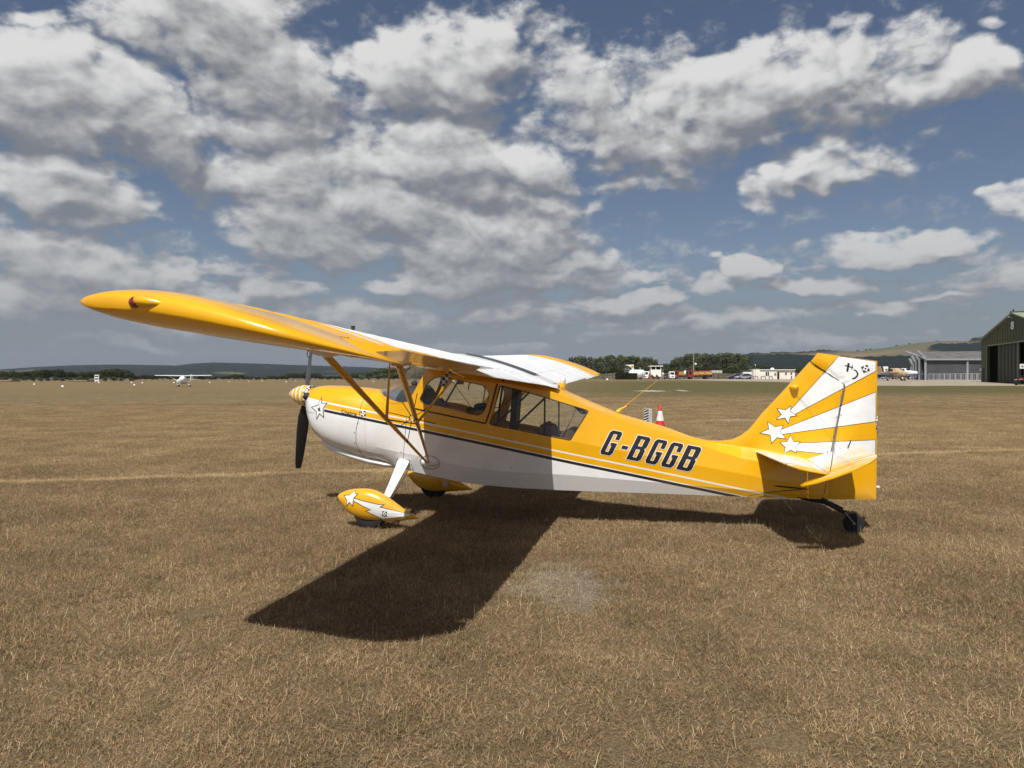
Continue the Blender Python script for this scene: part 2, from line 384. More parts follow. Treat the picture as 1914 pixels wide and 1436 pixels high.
def grass_tile(n, seed, size=1.0):
    r = np.random.default_rng(seed)
    bx = r.uniform(-size/2, size/2, n); by = r.uniform(-size/2, size/2, n)
    kind = r.random(n)
    L = np.where(kind < .80, r.uniform(.012, .042, n), np.where(kind < .994, r.uniform(.02, .045, n), r.uniform(.05, .11, n)))
    tilt = np.where(kind < .80, r.uniform(.55, 1.45, n), np.where(kind < .994, r.uniform(.15, .9, n), r.uniform(.05, .55, n)))     # from vertical
    az = r.uniform(0, 2*np.pi, n); wd = np.where(kind < .994, r.uniform(.0007, .0017, n), r.uniform(.0008, .0013, n))
    dx, dy = np.cos(az)*np.sin(tilt), np.sin(az)*np.sin(tilt); dz = np.cos(tilt)
    fa = r.uniform(0, np.pi, n); px, py = np.cos(fa)*wd, np.sin(fa)*wd
    z0 = np.where(kind < .80, r.uniform(0, .018, n), 0.0)
    bend = r.uniform(-.35, .2, n)
    P0 = np.stack([bx, by, z0], 1); P1 = P0+np.stack([dx, dy, dz], 1)*(L*.55)[:, None]
    P2 = P0+np.stack([dx*(1-bend*.4), dy*(1-bend*.4), dz*(1+bend)], 1)*L[:, None]; P2[:, 2] = np.maximum(P2[:, 2], .002)
    S = np.stack([px, py, np.zeros(n)], 1)
    V = np.stack([P0-S, P0+S, P1+S*.8, P1-S*.8, P2], 1).reshape(-1, 3)
    b = np.arange(n)*5
    quads = np.stack([b, b+1, b+2, b+3], 1); tris = np.stack([b+3, b+2, b+4], 1)
    me = bpy.data.meshes.new('grass_tile')
    me.from_pydata(V.tolist(), [], quads.tolist()+tris.tolist())
    pal = np.array([(.50, .372, .232), (.405, .282, .160), (.265, .178, .102), (.150, .108, .064), (.105, .100, .056), (.76, .61, .41)])*np.array([.92, .95, .92])
    w = np.array([.30, .36, .20, .06, .06, .02]); idx = r.choice(6, n, p=w/w.sum()); idx = np.where(kind > .994, 5, idx)
    cc = pal[idx]*r.uniform(.75, 1.25, (n, 1))
    ca = me.color_attributes.new('col', 'FLOAT_COLOR', 'POINT')
    ca.data.foreach_set('color', np.repeat(np.concatenate([cc, np.ones((n, 1))], 1), 5, 0).astype(np.float32).ravel())
    me.materials.append(sm_)
    return bpy.data.objects.new('grass_tile', me)
tiles = bpy.data.collections.new('grass_tiles')
for s_ in range(5): tiles.objects.link(grass_tile(9500, 100+s_))
pts = []
yy = 1.8
for j in range(60):
    for i in range(-50, 51):
        x_, y_ = i*.86, 1.8+j*.86
        if abs(x_) < .80*y_+1.6 and y_ < 52 and rng.random() > (y_-28)/24: pts.append((x_+rng.uniform(-.06, .06), y_+rng.uniform(-.06, .06), 0))
pts = np.array(pts); pts[:, 2] = ground_z(pts[:, 0], pts[:, 1])-.004
me = bpy.data.meshes.new('grass'); me.from_pydata(pts.tolist(), [], [])
grass = tag(link('grass', me, sm_), label='short dead straw grass covering the airfield', cat='grass', kind='stuff')
ng = bpy.data.node_groups.new('scatter_grass', 'GeometryNodeTree'); ng.interface.new_socket('Geometry', in_out='INPUT', socket_type='NodeSocketGeometry'); ng.interface.new_socket('Geometry', in_out='OUTPUT', socket_type='NodeSocketGeometry')
GN = NT(ng); a_ = GN.node('NodeGroupInput'); o_ = GN.node('NodeGroupOutput')
ci = GN.node('GeometryNodeCollectionInfo'); ci.inputs['Collection'].default_value = tiles; ci.inputs['Separate Children'].default_value = True; ci.inputs['Reset Children'].default_value = True
iop = GN.node('GeometryNodeInstanceOnPoints'); ng.links.new(a_.outputs[0], iop.inputs['Points']); ng.links.new(ci.outputs[0], iop.inputs['Instance']); iop.inputs['Pick Instance'].default_value = True
rv = GN.node('FunctionNodeRandomValue', data_type='INT'); rv.inputs['Min'].default_value = 0; rv.inputs['Max'].default_value = 4; ng.links.new([o for o in rv.outputs if o.enabled][0] if False else rv.outputs[2], iop.inputs['Instance Index'])
rr = GN.node('FunctionNodeRandomValue', data_type='FLOAT_VECTOR'); rr.inputs[0].default_value = (0, 0, 0); rr.inputs[1].default_value = (0, 0, 6.2832); rr.inputs['Seed'].default_value = 3
ng.links.new(rr.outputs[0], iop.inputs['Rotation'])
rs_ = GN.node('FunctionNodeRandomValue', data_type='FLOAT'); rs_.inputs[2].default_value = .92; rs_.inputs[3].default_value = 1.12; rs_.inputs['Seed'].default_value = 9
ng.links.new(rs_.outputs[1], iop.inputs['Scale'])
ng.links.new(iop.outputs[0], o_.inputs[0])
md = grass.modifiers.new('scatter', 'NODES'); md.node_group = ng
# ================================================================ hills, one height field round the north of the airfield
def hz_profile(tab, px): return np.interp(px, [t[0] for t in tab], [t[1] for t in tab])
RIDGE_L = [(-900, 694), (-300, 692), (0, 694), (60, 690), (130, 686.5), (200, 685), (330, 687), (360, 683), (400, 681), (440, 682), (520, 685), (600, 687), (700, 690), (800, 693), (900, 696), (1000, 700), (1100, 706)]
RIDGE_R = [(900, 708), (1100, 697), (1250, 684), (1340, 672), (1400, 665), (1453, 660.5), (1500, 659.5), (1540, 657.5), (1575, 656.5), (1600, 657), (1640, 652.5), (1680, 646.5), (1718, 641), (1757, 638.5), (1813, 638), (1850, 636), (1914, 637), (2100, 644), (2400, 655), (2800, 670)]
def fbm2(x, y, seed=0, oct=5, f0=1.0):
    r = np.random.default_rng(seed); out = 0; a = 1; tot = 0
    for o in range(oct):
        P_ = r.random((64, 64)); fx, fy = (x*f0*2**o) % 64, (y*f0*2**o) % 64; ix, iy = fx.astype(int), fy.astype(int); tx, ty = fx-ix, fy-iy; tx = tx*tx*(3-2*tx); ty = ty*ty*(3-2*ty)
        ix1, iy1 = (ix+1) % 64, (iy+1) % 64
        out = out+a*((P_[ix, iy]*(1-tx)+P_[ix1, iy]*tx)*(1-ty)+(P_[ix, iy1]*(1-tx)+P_[ix1, iy1]*tx)*ty); tot += a; a *= .55
    return out/tot
def hill_range(name, tab, d0, d1, d2, px0, px1, nx, ny, woodf, mat, label, seed):
    pxs = np.linspace(px0, px1, nx); ts = np.linspace(0, 1, ny)
    PXg, T = np.meshgrid(pxs, ts); D = np.where(T < .8, d0+(d1-d0)*T/.8, d1+(d2-d1)*(T-.8)/.2)
    Xw = (PXg-CX)/FPX*D; Hr = (HY-hz_profile(tab, PXg))/FPX*d1+CAMH
    rise = np.where(T < .8, np.sin(np.clip(T/.8, 0, 1)*np.pi/2)**1.25, 1-.5*((T-.8)/.2)**2)
    lump = fbm2(Xw/900.0, D/900.0, seed, 5)-.5
    H = Hr*rise*np.where(T < .8, D/d1, 1)+lump*Hr*.45*np.sin(np.clip(T/.8, 0, 1)*np.pi)*1.0-3*(1-rise)
    wood = woodf(PXg, T, fbm2(Xw/420.0, D/420.0, seed+1, 5), Hr)
    tree = fbm2(Xw/9.0, D/14.0, seed+2, 3)
    H = H+wood*(5+9*tree)
    V = np.stack([Xw, D, H], -1).reshape(-1, 3)
    j, i = np.meshgrid(np.arange(ny-1), np.arange(nx-1), indexing='ij'); b = (j*nx+i).ravel(); F_ = np.stack([b, b+1, b+nx+1, b+nx], 1)
    me = bpy.data.meshes.new(name); me.from_pydata(V.tolist(), [], F_.tolist())
    grassc = np.array([.125, .098, .060]); woodc = np.array([.012, .017, .014]); field2 = np.array([.17, .135, .085]); field3 = np.array([.10, .10, .055])
    fsel = fbm2(Xw/260.0+7, D/420.0, seed+5, 2)
    g_ = grassc+(field2-grassc)*np.clip((fsel-.55)*6, 0, 1)[..., None]+(field3-grassc)*np.clip((.44-fsel)*6, 0, 1)[..., None]
    cc = g_*(1-wood[..., None])+woodc*(.6+.9*tree[..., None])*wood[..., None]
    ca = me.color_attributes.new('col', 'FLOAT_COLOR', 'POINT'); ca.data.foreach_set('color', np.concatenate([cc, np.ones(cc.shape[:2]+(1,))], -1).astype(np.float32).ravel())
    for p_ in me.polygons: p_.use_smooth = True
    return tag(link(name, me, mat), kind='structure', label=label)
hm, N = new_mat('hill_cover'); bsdf(N, Base_Color=N.node('ShaderNodeAttribute', attribute_name='col').outputs['Color'], Roughness=1.0, Specular_IOR_Level=.05)
def wood_l(px, t, n, hr):
    w = sstep(n, .20, .30)
    patch = np.exp(-(((px-420)/42)**2+((t-.42)/.13)**2)*1.2)*.0+np.exp(-(((px-428)/34)**2+((t-.25)/.055)**2)*1.3)*1.2+.6*np.exp(-(((px-345)/50)**2+((t-.15)/.05)**2))+.55*np.exp(-(((px-640)/150)**2+((t-.13)/.05)**2))
    return w*(1-sstep(patch, .25, .5))
def wood_r(px, t, n, hr):
    # bare downland along the top, woods on the lower slope and in hangers
    line = np.interp(px, [1100, 1400, 1500, 1600, 1640, 1700, 1760, 1800, 1914, 2400], [.60, .58, .52, .36, .27, .25, .30, .36, .50, .5])
    low = 1-sstep(t+(n-.5)*.5, line-.05, line+.03)
    top = sstep(px, 1808, 1820)*(1-sstep(px, 1990, 2040))*sstep(t, .60, .64)
    top = np.maximum(top, sstep(px, 1730, 1745)*(1-sstep(px, 1808, 1818))*sstep(t, .36, .39)*(1-sstep(t, .44, .48)))
    top2 = (1-sstep(px, 1540, 1600))*sstep(n, .47, .52)*sstep(px, 1250, 1400)*sstep(t, .5, .6)
    clear = sstep(n, .60, .64)*.8*(1-sstep(px, 1560, 1640))
    return np.clip(np.maximum(np.maximum(low, top), top2)-clear, 0, 1)
hill_range('hills', RIDGE_L, 2300, 4600, 6200, -900, 1100, 1100, 90, wood_l, hm, 'long dark wooded ridge on the left horizon with a pale field', 3)
hill_range('hills', RIDGE_R, 900, 2700, 3600, 1000, 2700, 1000, 110, wood_r, hm, 'brown open downland rising to the right above woods', 8)

# ================================================================ trees
lm, N = new_mat('tree_leaves')
c = N.node('ShaderNodeAttribute', attribute_name='col').outputs['Color']
oi = N.node('ShaderNodeObjectInfo').outputs['Random']
c = N.mix(1.0, c, N.mix(oi, (.75, .80, .72, 1), (1.25, 1.2, 1.05, 1)), 'MULTIPLY')
N.node('ShaderNodeOutputMaterial', {'Surface': N.node('ShaderNodeMixShader', {0: .2, 1: N.node('ShaderNodeBsdfDiffuse', {'Color': c}), 2: N.node('ShaderNodeBsdfTranslucent', {'Color': c})})})
M_BARK = plain('bark', (.10, .075, .055), .9, var=.3, scale=8, bump=.5)
def crown_mesh(seed, H, Wd, base, n, leaf, poplar=False, col=(.058, .068, .030)):
    r = np.random.default_rng(seed); nl = 9 if poplar else 13
    if poplar: L_ = [(r.normal(0, Wd*.10), r.normal(0, Wd*.10), base+(H-base)*(k+.5)/nl, Wd*.5*(.95-.55*max(0, (k+.5)/nl-.45)**1.0)*r.uniform(.8, 1.1), (H-base)/nl*.95) for k in range(nl)]
    else: L_ = [(r.uniform(-1, 1)*Wd*.30, r.uniform(-1, 1)*Wd*.30, base+(H-base)*r.uniform(.30, .80), Wd*r.uniform(.17, .30), (H-base)*r.uniform(.16, .26)) for k in range(nl)]
    L_ = np.array(L_); k = r.integers(0, len(L_), n); dv = r.normal(0, 1, (n, 3)); dv /= np.linalg.norm(dv, axis=1)[:, None]; rad = r.uniform(.45, 1.0, n)**.5
    rr_ = rad*(1+r.normal(0, .10, n))
    C = np.stack([L_[k, 0]+dv[:, 0]*L_[k, 3]*rr_, L_[k, 1]+dv[:, 1]*L_[k, 3]*rr_, L_[k, 2]+dv[:, 2]*L_[k, 4]*rr_], 1)
    a = r.normal(0, 1, (n, 3))+dv*.8; a /= np.linalg.norm(a, axis=1)[:, None]; t1 = np.cross(a, r.normal(0, 1, (n, 3))); t1 /= np.linalg.norm(t1, axis=1)[:, None]; t2 = np.cross(a, t1)
    s_ = (leaf*r.uniform(.5, 1.25, n))[:, None]
    V = np.stack([C+t1*s_, C+t2*s_*.8, C-t1*s_, C-t2*s_*.8], 1).reshape(-1, 3); V[:, 2] = np.maximum(V[:, 2], base*.6)
    me = bpy.data.meshes.new('crown'); me.from_pydata(V.tolist(), [], np.arange(4*n).reshape(-1, 4).tolist())
    br = (r.uniform(.55, 1.35, n)*(.85+.3*r.random(len(L_))[k]))[:, None]; cc = np.array(col)*br*np.where(r.random((n, 1)) < .15, [1.3, 1.15, .9], [1, 1, 1])
    ca = me.color_attributes.new('col', 'FLOAT_COLOR', 'POINT'); ca.data.foreach_set('color', np.repeat(np.concatenate([cc, np.ones((n, 1))], 1), 4, 0).astype(np.float32).ravel())
    me.materials.append(lm); return me
def trunk_mesh(H, r0, seed):
    rn = random.Random(seed); m_ = MB(); m_.tube([(0, 0, -.5), (rn.uniform(-.1, .1), 0, H*.35), (rn.uniform(-.2, .2), rn.uniform(-.2, .2), H*.75)], [r0, r0*.7, r0*.25], 7)
    for k in range(4): a_ = rn.uniform(0, 6.28); z_ = H*rn.uniform(.3, .5); m_.tube([(0, 0, z_), (math.cos(a_)*H*.16, math.sin(a_)*H*.16, z_+H*.18)], [r0*.4, r0*.1], 5)
    o = m_.build('trunk', M_BARK, None, 50); me = o.data; bpy.data.objects.remove(o); return me
BROAD = [(crown_mesh(40+i, 9.0, 9.5 if i % 2 else 11, .8, 1700, .42), trunk_mesh(8, .3, i)) for i in range(6)]
POPL = [(crown_mesh(60+i, 15.0, 6.2, .6, 2000, .36, True, (.105, .120, .070)), trunk_mesh(13, .22, 10+i)) for i in range(5)]
BIRCH = [(crown_mesh(80+i, 8.0, 7.5, .5, 1300, .40, False, (.10, .115, .06)), trunk_mesh(7, .22, 20+i)) for i in range(3)]
rt = random.Random(11)
def tree(kind, name, px, dist, top_px, label, group, wf=1.0, rz=None):
    x, y, z = place(px, dist); H = (HY-top_px)/FPX*dist+CAMH-z
    cm, tm = kind[rt.randrange(len(kind))]; base = 15.0 if kind is POPL else (9.0 if kind is BROAD else 8.0)
    r = empty(name, (x, y, z-.1), rt.uniform(0, 6.28), label=label, cat='tree', group=group); s = H/base; r.scale = (s*wf, s*wf, s)
    link('crown', cm, None, r); link('trunk', tm, None, r); return r
def line_top(tab, px): return float(np.interp(px, [t[0] for t in tab], [t[1] for t in tab]))
# left edge of the field
TL = [(-700, 692), (-20, 692), (20, 692), (35, 698), (52, 692), (80, 689), (110, 687.5), (125, 694), (150, 695), (175, 693), (190, 689), (215, 688), (240, 691), (255, 700), (285, 699), (305, 698), (330, 701), (362, 702), (372, 698), (385, 702)]
px = -640
while px < 258:
    s_ = 24 if px > -30 else 40
    tree(BROAD, 'broadleaf_tree', px, rt.uniform(430, 500), line_top(TL, px)+rt.uniform(-.8, 2.5), 'dark rounded tree in the dense belt '+('beyond the left edge of the picture' if px < 0 else 'left of the white signal board' if px < 177 else 'right of the white signal board'), 'trees in the belt at the left edge of the airfield', rt.uniform(.9, 1.15)); px += s_*rt.uniform(.42, .62)
px = -300
while px < 260:
    tree(BIRCH, 'bush', px, rt.uniform(400, 425), 705+rt.uniform(-2, 2), 'low dark bush in front of the left tree belt, '+('beyond the picture' if px < 0 else 'left of the signal board' if px < 177 else 'right of the signal board'), 'bushes in front of the left tree belt', 1.5)['category'] = 'bush'; px += rt.uniform(12, 20)
for px, tp, wf in [(262, 701, 1.2), (272, 699, 1.2), (284, 700, 1.1), (294, 699, 1.1), (305, 697.5, 1.0), (318, 702, 1.3), (332, 703, 1.3), (346, 703, 1.2), (357, 700, 1.0), (366, 699, .9), (378, 702, 1.2), (392, 704, 1.2)]:
    tree(BROAD, 'broadleaf_tree', px, 620+rt.uniform(-40, 40), tp, 'small dark tree behind the white high wing aircraft on the left', 'trees behind the white aircraft on the left', wf*1.35)
for px, tp, wf in [(404, 704, 1.2), (418, 703, 1.3), (427, 702, 1.0), (438, 699, .95), (447, 700, 1.0), (458, 704, 1.3), (470, 705, 1.2), (482, 705, 1.3), (495, 705.5, 1.4), (507, 702, .9), (516, 704, 1.1), (528, 702, 1.0), (537, 700, 1.1), (548, 698, 1.1), (559, 697, 1.1), (570, 696.5, 1.1), (581, 696, 1.1), (590, 698, 1.0), (601, 703, 1.1), (614, 703, 1.2), (627, 703, 1.1), (640, 702, 1.2), (655, 700, 1.2), (668, 697, 1.1)]:
    tree(BROAD, 'broadleaf_tree', px, 640+rt.uniform(-40, 40), tp-.8, 'small dark tree on the far field edge '+('left of the propeller' if px < 590 else 'between the propeller and the struts'), 'trees on the far field edge beyond the nose', wf*1.35)
px = 676
while px < 905:
    tp = float(np.interp(px, [676, 700, 730, 760, 800, 905], [698, 692, 687, 684, 682, 684])); tree(BIRCH, 'broadleaf_tree', px, 430+rt.uniform(-25, 25), tp+rt.uniform(-1.5, 2.5), 'green bushy tree beyond the windscreen of the yellow aeroplane', 'trees beyond the cabin of the yellow aeroplane', 1.1); px += rt.uniform(12, 18)
# the screen of tall poplars behind the fuel installation
TPP = [(900, 690), (1000, 676), (1060, 672), (1080, 668), (1110, 670), (1140, 666), (1200, 668), (1216, 667), (1226, 673), (1240, 681), (1250, 680), (1258, 673), (1275, 666), (1300, 662), (1340, 662), (1380, 661), (1392, 664), (1402, 668)]
px = 906
while px < 1402:
    if not 1228 < px < 1252:
        tree(POPL, 'poplar_tree', px, 420+rt.uniform(-12, 12), line_top(TPP, px)+rt.uniform(-1.6, 2.6), 'tall narrow poplar in the screen '+('hidden low behind the cabin roof and far wing' if px < 1060 else 'just right of the far wing tip' if px < 1140 else 'above the clipped hedge and white tank' if px < 1200 else 'behind the watch cabin' if px < 1240 else 'left of the tall pale mast' if px < 1296 else 'right of the tall pale mast above the tanker lorry' if px < 1350 else 'above the parked cars'), 'poplars screening the airfield behind the fuel installation', rt.uniform(.95, 1.25))
    px += rt.uniform(6.0, 9.5)
for px in range(905, 1405, 11): tree(BROAD, 'undergrowth_bush', px, 410, 690+rt.uniform(-3, 3), 'dark bush at the foot of the poplar screen '+('left of the clipped hedge' if px < 1150 else 'behind the tank and lorries' if px < 1335 else 'behind the parked cars'), 'bushes at the foot of the poplar screen', 1.4)['category'] = 'bush'
for px in range(1226, 1256, 6): tree(BROAD, 'broadleaf_tree', px, 440, 683+rt.uniform(-3, 2), 'lower dark tree filling the gap between the poplar rows', 'trees in the gap of the poplar screen', .9)
# woods at the foot of the down on the right
for px in list(range(1400, 1700, 9)):
    tp = float(np.interp(px, [1400, 1430, 1470, 1520, 1640, 1700], [680, 684, 686, 684, 688, 692])); tree(BROAD, 'broadleaf_tree', px, 520+rt.uniform(-30, 30), tp+rt.uniform(-3, 3), 'dark tree at the foot of the down '+('above the white cabin' if px < 1490 else 'hidden in part by the yellow tail' if px < 1640 else 'left of the grey hangar'), 'trees at the foot of the down', 1.2)
for px in [1596, 1612, 1626, 1638, 1652, 1668, 1684, 1700]:
    tree(BROAD, 'broadleaf_tree', px, 330+rt.uniform(-15, 15), 690+rt.uniform(-3, 3), 'dark tree behind the parked light aircraft', 'trees behind the parked light aircraft', 1.1)
# lone trees on the skyline of the down
for px, tp in [(1603, 655.2), (1619, 653), (1627, 652), (1676, 646), (1751, 638), (1700, 643.3)]:
    D_ = 2690; x = (px-CX)/FPX*D_; zr = (HY-line_top(RIDGE_R, px))/FPX*D_+CAMH
    r = empty('hilltop_tree', (x, D_, zr-3), 0, label='tiny lone tree on the skyline of the brown down', cat='tree', group='lone trees on the skyline'); r.scale = (1.2, 1.2, .85)
    link('crown', BROAD[0][0], None, r); link('trunk', BROAD[0][1], None, r)
# ---------------------------------------------------------------- air: thin haze over the whole place
mb = MB(); mb.box(-7400, 7400, -200, 6800, -4.0, 235.0)
hz_m, N = new_mat('air_haze')
pv = N.node('ShaderNodeVolumePrincipled'); pv.inputs['Color'].default_value = (.62, .76, 1.0, 1); pv.inputs['Density'].default_value = 3.6e-5; pv.inputs['Anisotropy'].default_value = .0
N.node('ShaderNodeOutputMaterial', {'Volume': pv}); tag(mb.build('haze', hz_m), kind='stuff', label='thin blue haze over the airfield and hills')
# ================================================================ the yellow and white tailwheel aeroplane
AC = empty('aeroplane', (-1.264, 8.445, 0), HEAD, label='yellow and white high wing tailwheel aeroplane with starburst tail on dry grass', cat='aeroplane')
YEL = (.80, .405, .002, 1); WHT = (.80, .80, .79, 1); BLK = (.012, .012, .013, 1)

def paint(name, colf, rough=.28, coat=.6, bumpf=None, dust=.05):
    m, N = new_mat(name)
    co = N.node('ShaderNodeTexCoord').outputs['Object']
    U, V, Zc = N.sep(co)
    c = colf(N, U, V, Zc, co)
    nz = N.noise(co, 2.3, 5, .65)
    c = N.mix(1.0, c, N.mix(N.ss(nz, .35, .7), (1-dust, 1-dust, 1-dust*.9, 1), (1.03, 1.03, 1.02, 1)), 'MULTIPLY')
    st_ = N.noise(N.vm('MULTIPLY', co, (.8, 3.0, 9.0)), 1.6, 5, .65)
    c = N.mix(N.m('MULTIPLY', N.ss(st_, .52, .72), .09), c, N.mix(1.0, c, (.72, .68, .60, 1), 'MULTIPLY'))
    c = N.mix(N.m('MULTIPLY', N.m('MULTIPLY', N.ss(Zc, .62, .34), N.ss(nz, .4, .65)), .16), c, (.40, .33, .24, 1))
    b = bsdf(N, Base_Color=c, Roughness=N.lin(nz, .3, .7, rough-.08, rough+.10))
    b.inputs['Coat Weight'].default_value = coat; b.inputs['Coat Roughness'].default_value = .07
    bp = N.node('ShaderNodeBump', {'Height': bumpf(N, U, V, Zc) if bumpf else N.noise(co, 5, 3, .5), 'Strength': .25 if bumpf else .03, 'Distance': .01})
    N.set(b.inputs['Normal'], bp); return m
STEP = lambda N, x, e, w=.0012: N.ss(x, e-w, e+w)
def fus_col(N, U, V, Zc, co):
    # black line height as a function of the station, measured on the photograph
    zb = N.m('ADD', 1.044, N.m('MULTIPLY', U, .1795)); zb = N.m('ADD', zb, N.m('MULTIPLY', N.m('MULTIPLY', U, U), -.0028))
    s = N.m('SUBTRACT', Zc, zb)
    aft = N.ss(N.m('ADD', U, N.m('MULTIPLY', s, .6)), .885, .89)         # ahead of the star everything under the line is white
    yellow = STEP(N, s, .026)
    wl = N.m('MULTIPLY', STEP(N, s, .086), N.m('SUBTRACT', 1.0, STEP(N, s, .103)))
    wl = N.m('MULTIPLY', wl, N.m('GREATER_THAN', U, -4.62))
    fwd = N.m('MULTIPLY', aft, N.m('SUBTRACT', 1.0, STEP(N, s, .103)))
    y = N.m('MULTIPLY', yellow, N.m('SUBTRACT', 1.0, N.m('MAXIMUM', wl, fwd)))
    c = N.mix(y, WHT, YEL)
    bl = N.m('MULTIPLY', N.m('SUBTRACT', 1.0, STEP(N, N.m('ABSOLUTE', s), .0155)), N.m('MULTIPLY', N.m('LESS_THAN', U, .87), N.m('GREATER_THAN', U, -3.79)))
    return N.mix(bl, c, BLK)
M_FUS = paint('fuselage_paint', fus_col)
M_YEL = paint('yellow_paint', lambda N, U, V, Z_, co: YEL)
M_WHT = paint('white_paint', lambda N, U, V, Z_, co: WHT)
M_BLK = plain('black_print', (.012, .012, .013), .45)
M_DEC_W = plain('white_print', (.80, .80, .79), .4)
M_DEC_Y = plain('yellow_print', YEL, .35)
M_RUB = plain('tyre_rubber', (.013, .0125, .012), .85, var=.35, scale=30)
M_STEEL = plain('bare_steel', (.42, .42, .43), .35, 1.0)
M_DARK = plain('dark_trim', (.02, .02, .022), .7)
M_GREY = plain('grey_interior', (.11, .12, .135), .8)
M_BROWN = plain('brown_leather', (.10, .055, .033), .7)
M_GLASS = glass('perspex', (.97, .98, .98), mixv=.03)
M_REDL = plain('red_lens', (.20, .01, .008), .15, coat=1.0)
M_CLR = plain('clear_lens', (.6, .6, .58), .12, coat=1.0)
def part(mb, name, mat, smooth=30, bevel=0, parent=AC): return mb.build(name, mat, parent, smooth, bevel)

# ---- fuselage skin: stations along u, half outlines of (half width, height)
def interp(tab, u):
    xs = [t[0] for t in tab][::-1]; ys = [t[1] for t in tab][::-1]; return float(np.interp(u, xs, ys))
ZTOP = [(.343, 1.446), (.30, 1.450), (.20, 1.502), (-.345, 1.768), (-1.0, 1.635), (-1.75, 1.510), (-1.844, 1.486), (-1.935, 1.432), (-2.2, 1.318), (-2.53, 1.182), (-3.0, 1.050), (-3.28, .948), (-3.55, .885), (-4.1, .83), (-4.7, .77)]
ZP4 = [(.34, 1.30), (-.345, 1.60), (-1.3, 1.52), (-1.84, 1.42), (-1.98, 1.373), (-2.21, 1.270), (-2.6, 1.112), (-3.01, .996), (-3.33, .883), (-3.73, .751), (-3.93, .704), (-4.7, .62)]
ZP3 = [(.34, 1.06), (-.5, 1.04), (-1.3, .98), (-1.99, .909), (-2.35, .839), (-3.37, .654), (-3.80, .577), (-4.08, .521), (-4.7, .44)]
ZP2 = [(.34, .80), (-.22, .712), (-.85, .590), (-1.28, .550), (-2.0, .535), (-3.38, .440), (-4.2, .38), (-4.7, .36)]
ZP1 = [(.34, .60), (.04, .557), (-.83, .400), (-1.385, .367), (-1.98, .358), (-3.0, .347), (-4.2, .328), (-4.7, .323)]
WM = [(.6, .37), (-.3, .375), (-2.0, .36), (-3.0, .25), (-4.0, .14), (-4.7, .030)]
def half_ring(u):
    w = interp(WM, u); t = min(1, max(0, (-.3-u)/.5)); sh = 1-.0*t
    wt = interp([(.34, .30), (-.345, .335), (-1.7, .30), (-1.85, .20), (-2.1, .13), (-3.0, .085), (-3.6, .05), (-4.7, .012)], u)
    return [(0, interp(ZP1, u)-.012), (w*.80, interp(ZP1, u)), (w*.965, interp(ZP2, u)), (w, interp(ZP3, u)), (w*interp([(.34, .96), (-1.6, .97), (-2.2, .84), (-4.7, .8)], u), interp(ZP4, u)), (wt, interp(ZTOP, u)-.014), (0, interp(ZTOP, u))]
CT = [(1.235, 1.452), (1.20, 1.453), (1.13, 1.468), (1.087, 1.482), (.985, 1.490), (.75, 1.484), (.535, 1.467), (.34, 1.446), (.30, 1.445)]
CB = [(1.235, 1.20), (1.225, 1.15), (1.205, 1.09), (1.178, 1.035), (1.12, .935), (1.03, .848), (.92, .778), (.77, .715), (.597, .665), (.354, .60), (-.10, .575)]
CW = [(1.235, .125), (1.225, .15), (1.20, .185), (1.15, .243), (1.10, .292), (1.04, .325), (.95, .350), (.7, .372), (.34, .378), (-.10, .379)]
def cowl_pt(u, th):
    zt, zb_, w = interp(CT, u), interp(CB, u), interp(CW, u); zc = (zt+zb_)/2; h = (zt-zb_)/2
    c_, s_ = math.cos(th), math.sin(th); e = .62 if s_ < 0 else .80
    return (w*math.copysign(abs(c_)**e, c_), zc+h*math.copysign(abs(s_)**(.80 if s_ < 0 else .9), s_))
def full_ring(hr, u):
    r = []
    for i in range(len(hr)-1):
        for k in range(4): t = k/4; r.append((hr[i][0]*(1-t)+hr[i+1][0]*t, hr[i][1]*(1-t)+hr[i+1][1]*t))
    r.append(hr[-1]); n = len(r)
    if u > -.2:                                   # the boot cowl: round section that fairs into the flat sided frame
        m_ = float(sstep(u, -.16, .30)); sm = []
        dense = [cowl_pt(min(u, .3452), -math.pi/2+math.pi*k/400) for k in range(401)]
        cum = [0.0]
        for k in range(400): cum.append(cum[-1]+math.dist(dense[k], dense[k+1]))
        cr = [0.0]
        for k in range(n-1): cr.append(cr[-1]+math.dist(r[k], r[k+1]))
        for k in range(n):
            tgt = cr[k]/cr[-1]*cum[-1]; j = min(400, int(np.searchsorted(cum, tgt))); sm.append(dense[j])
        r = [(a[0]*(1-m_)+b[0]*m_, a[1]*(1-m_)+b[1]*m_) for a, b in zip(r, sm)]
        r[0] = (0, r[0][1]); r[-1] = (0, r[-1][1])
    return r+[(-v, z) for v, z in r[-2:0:-1]]
us = [.343, .30, .25, .20, .14, .08, .02, -.05, -.10, -.16, -.2, -.345, -.5, -.75, -1.0, -1.3, -1.55, -1.75, -1.844, -1.935, -2.07, -2.2, -2.36, -2.53, -2.75, -3.0, -3.14, -3.28, -3.42, -3.55, -3.8, -4.1, -4.4, -4.66]
mb = MB(); mb.rings([[(u, v, z) for v, z in full_ring(half_ring(u), u)] for u in us])
hull = mb.build('hull_blank', M_FUS, None)
def mod_mesh(o):
    dg = bpy.context.evaluated_depsgraph_get(); dg.update(); me = bpy.data.meshes.new_from_object(o.evaluated_get(dg)); return me
def bvh_of(o):
    me = o.data; return BVHTree.FromPolygons([v.co.copy() for v in me.vertices], [tuple(p.vertices) for p in me.polygons])
HULL_BVH = bvh_of(hull)

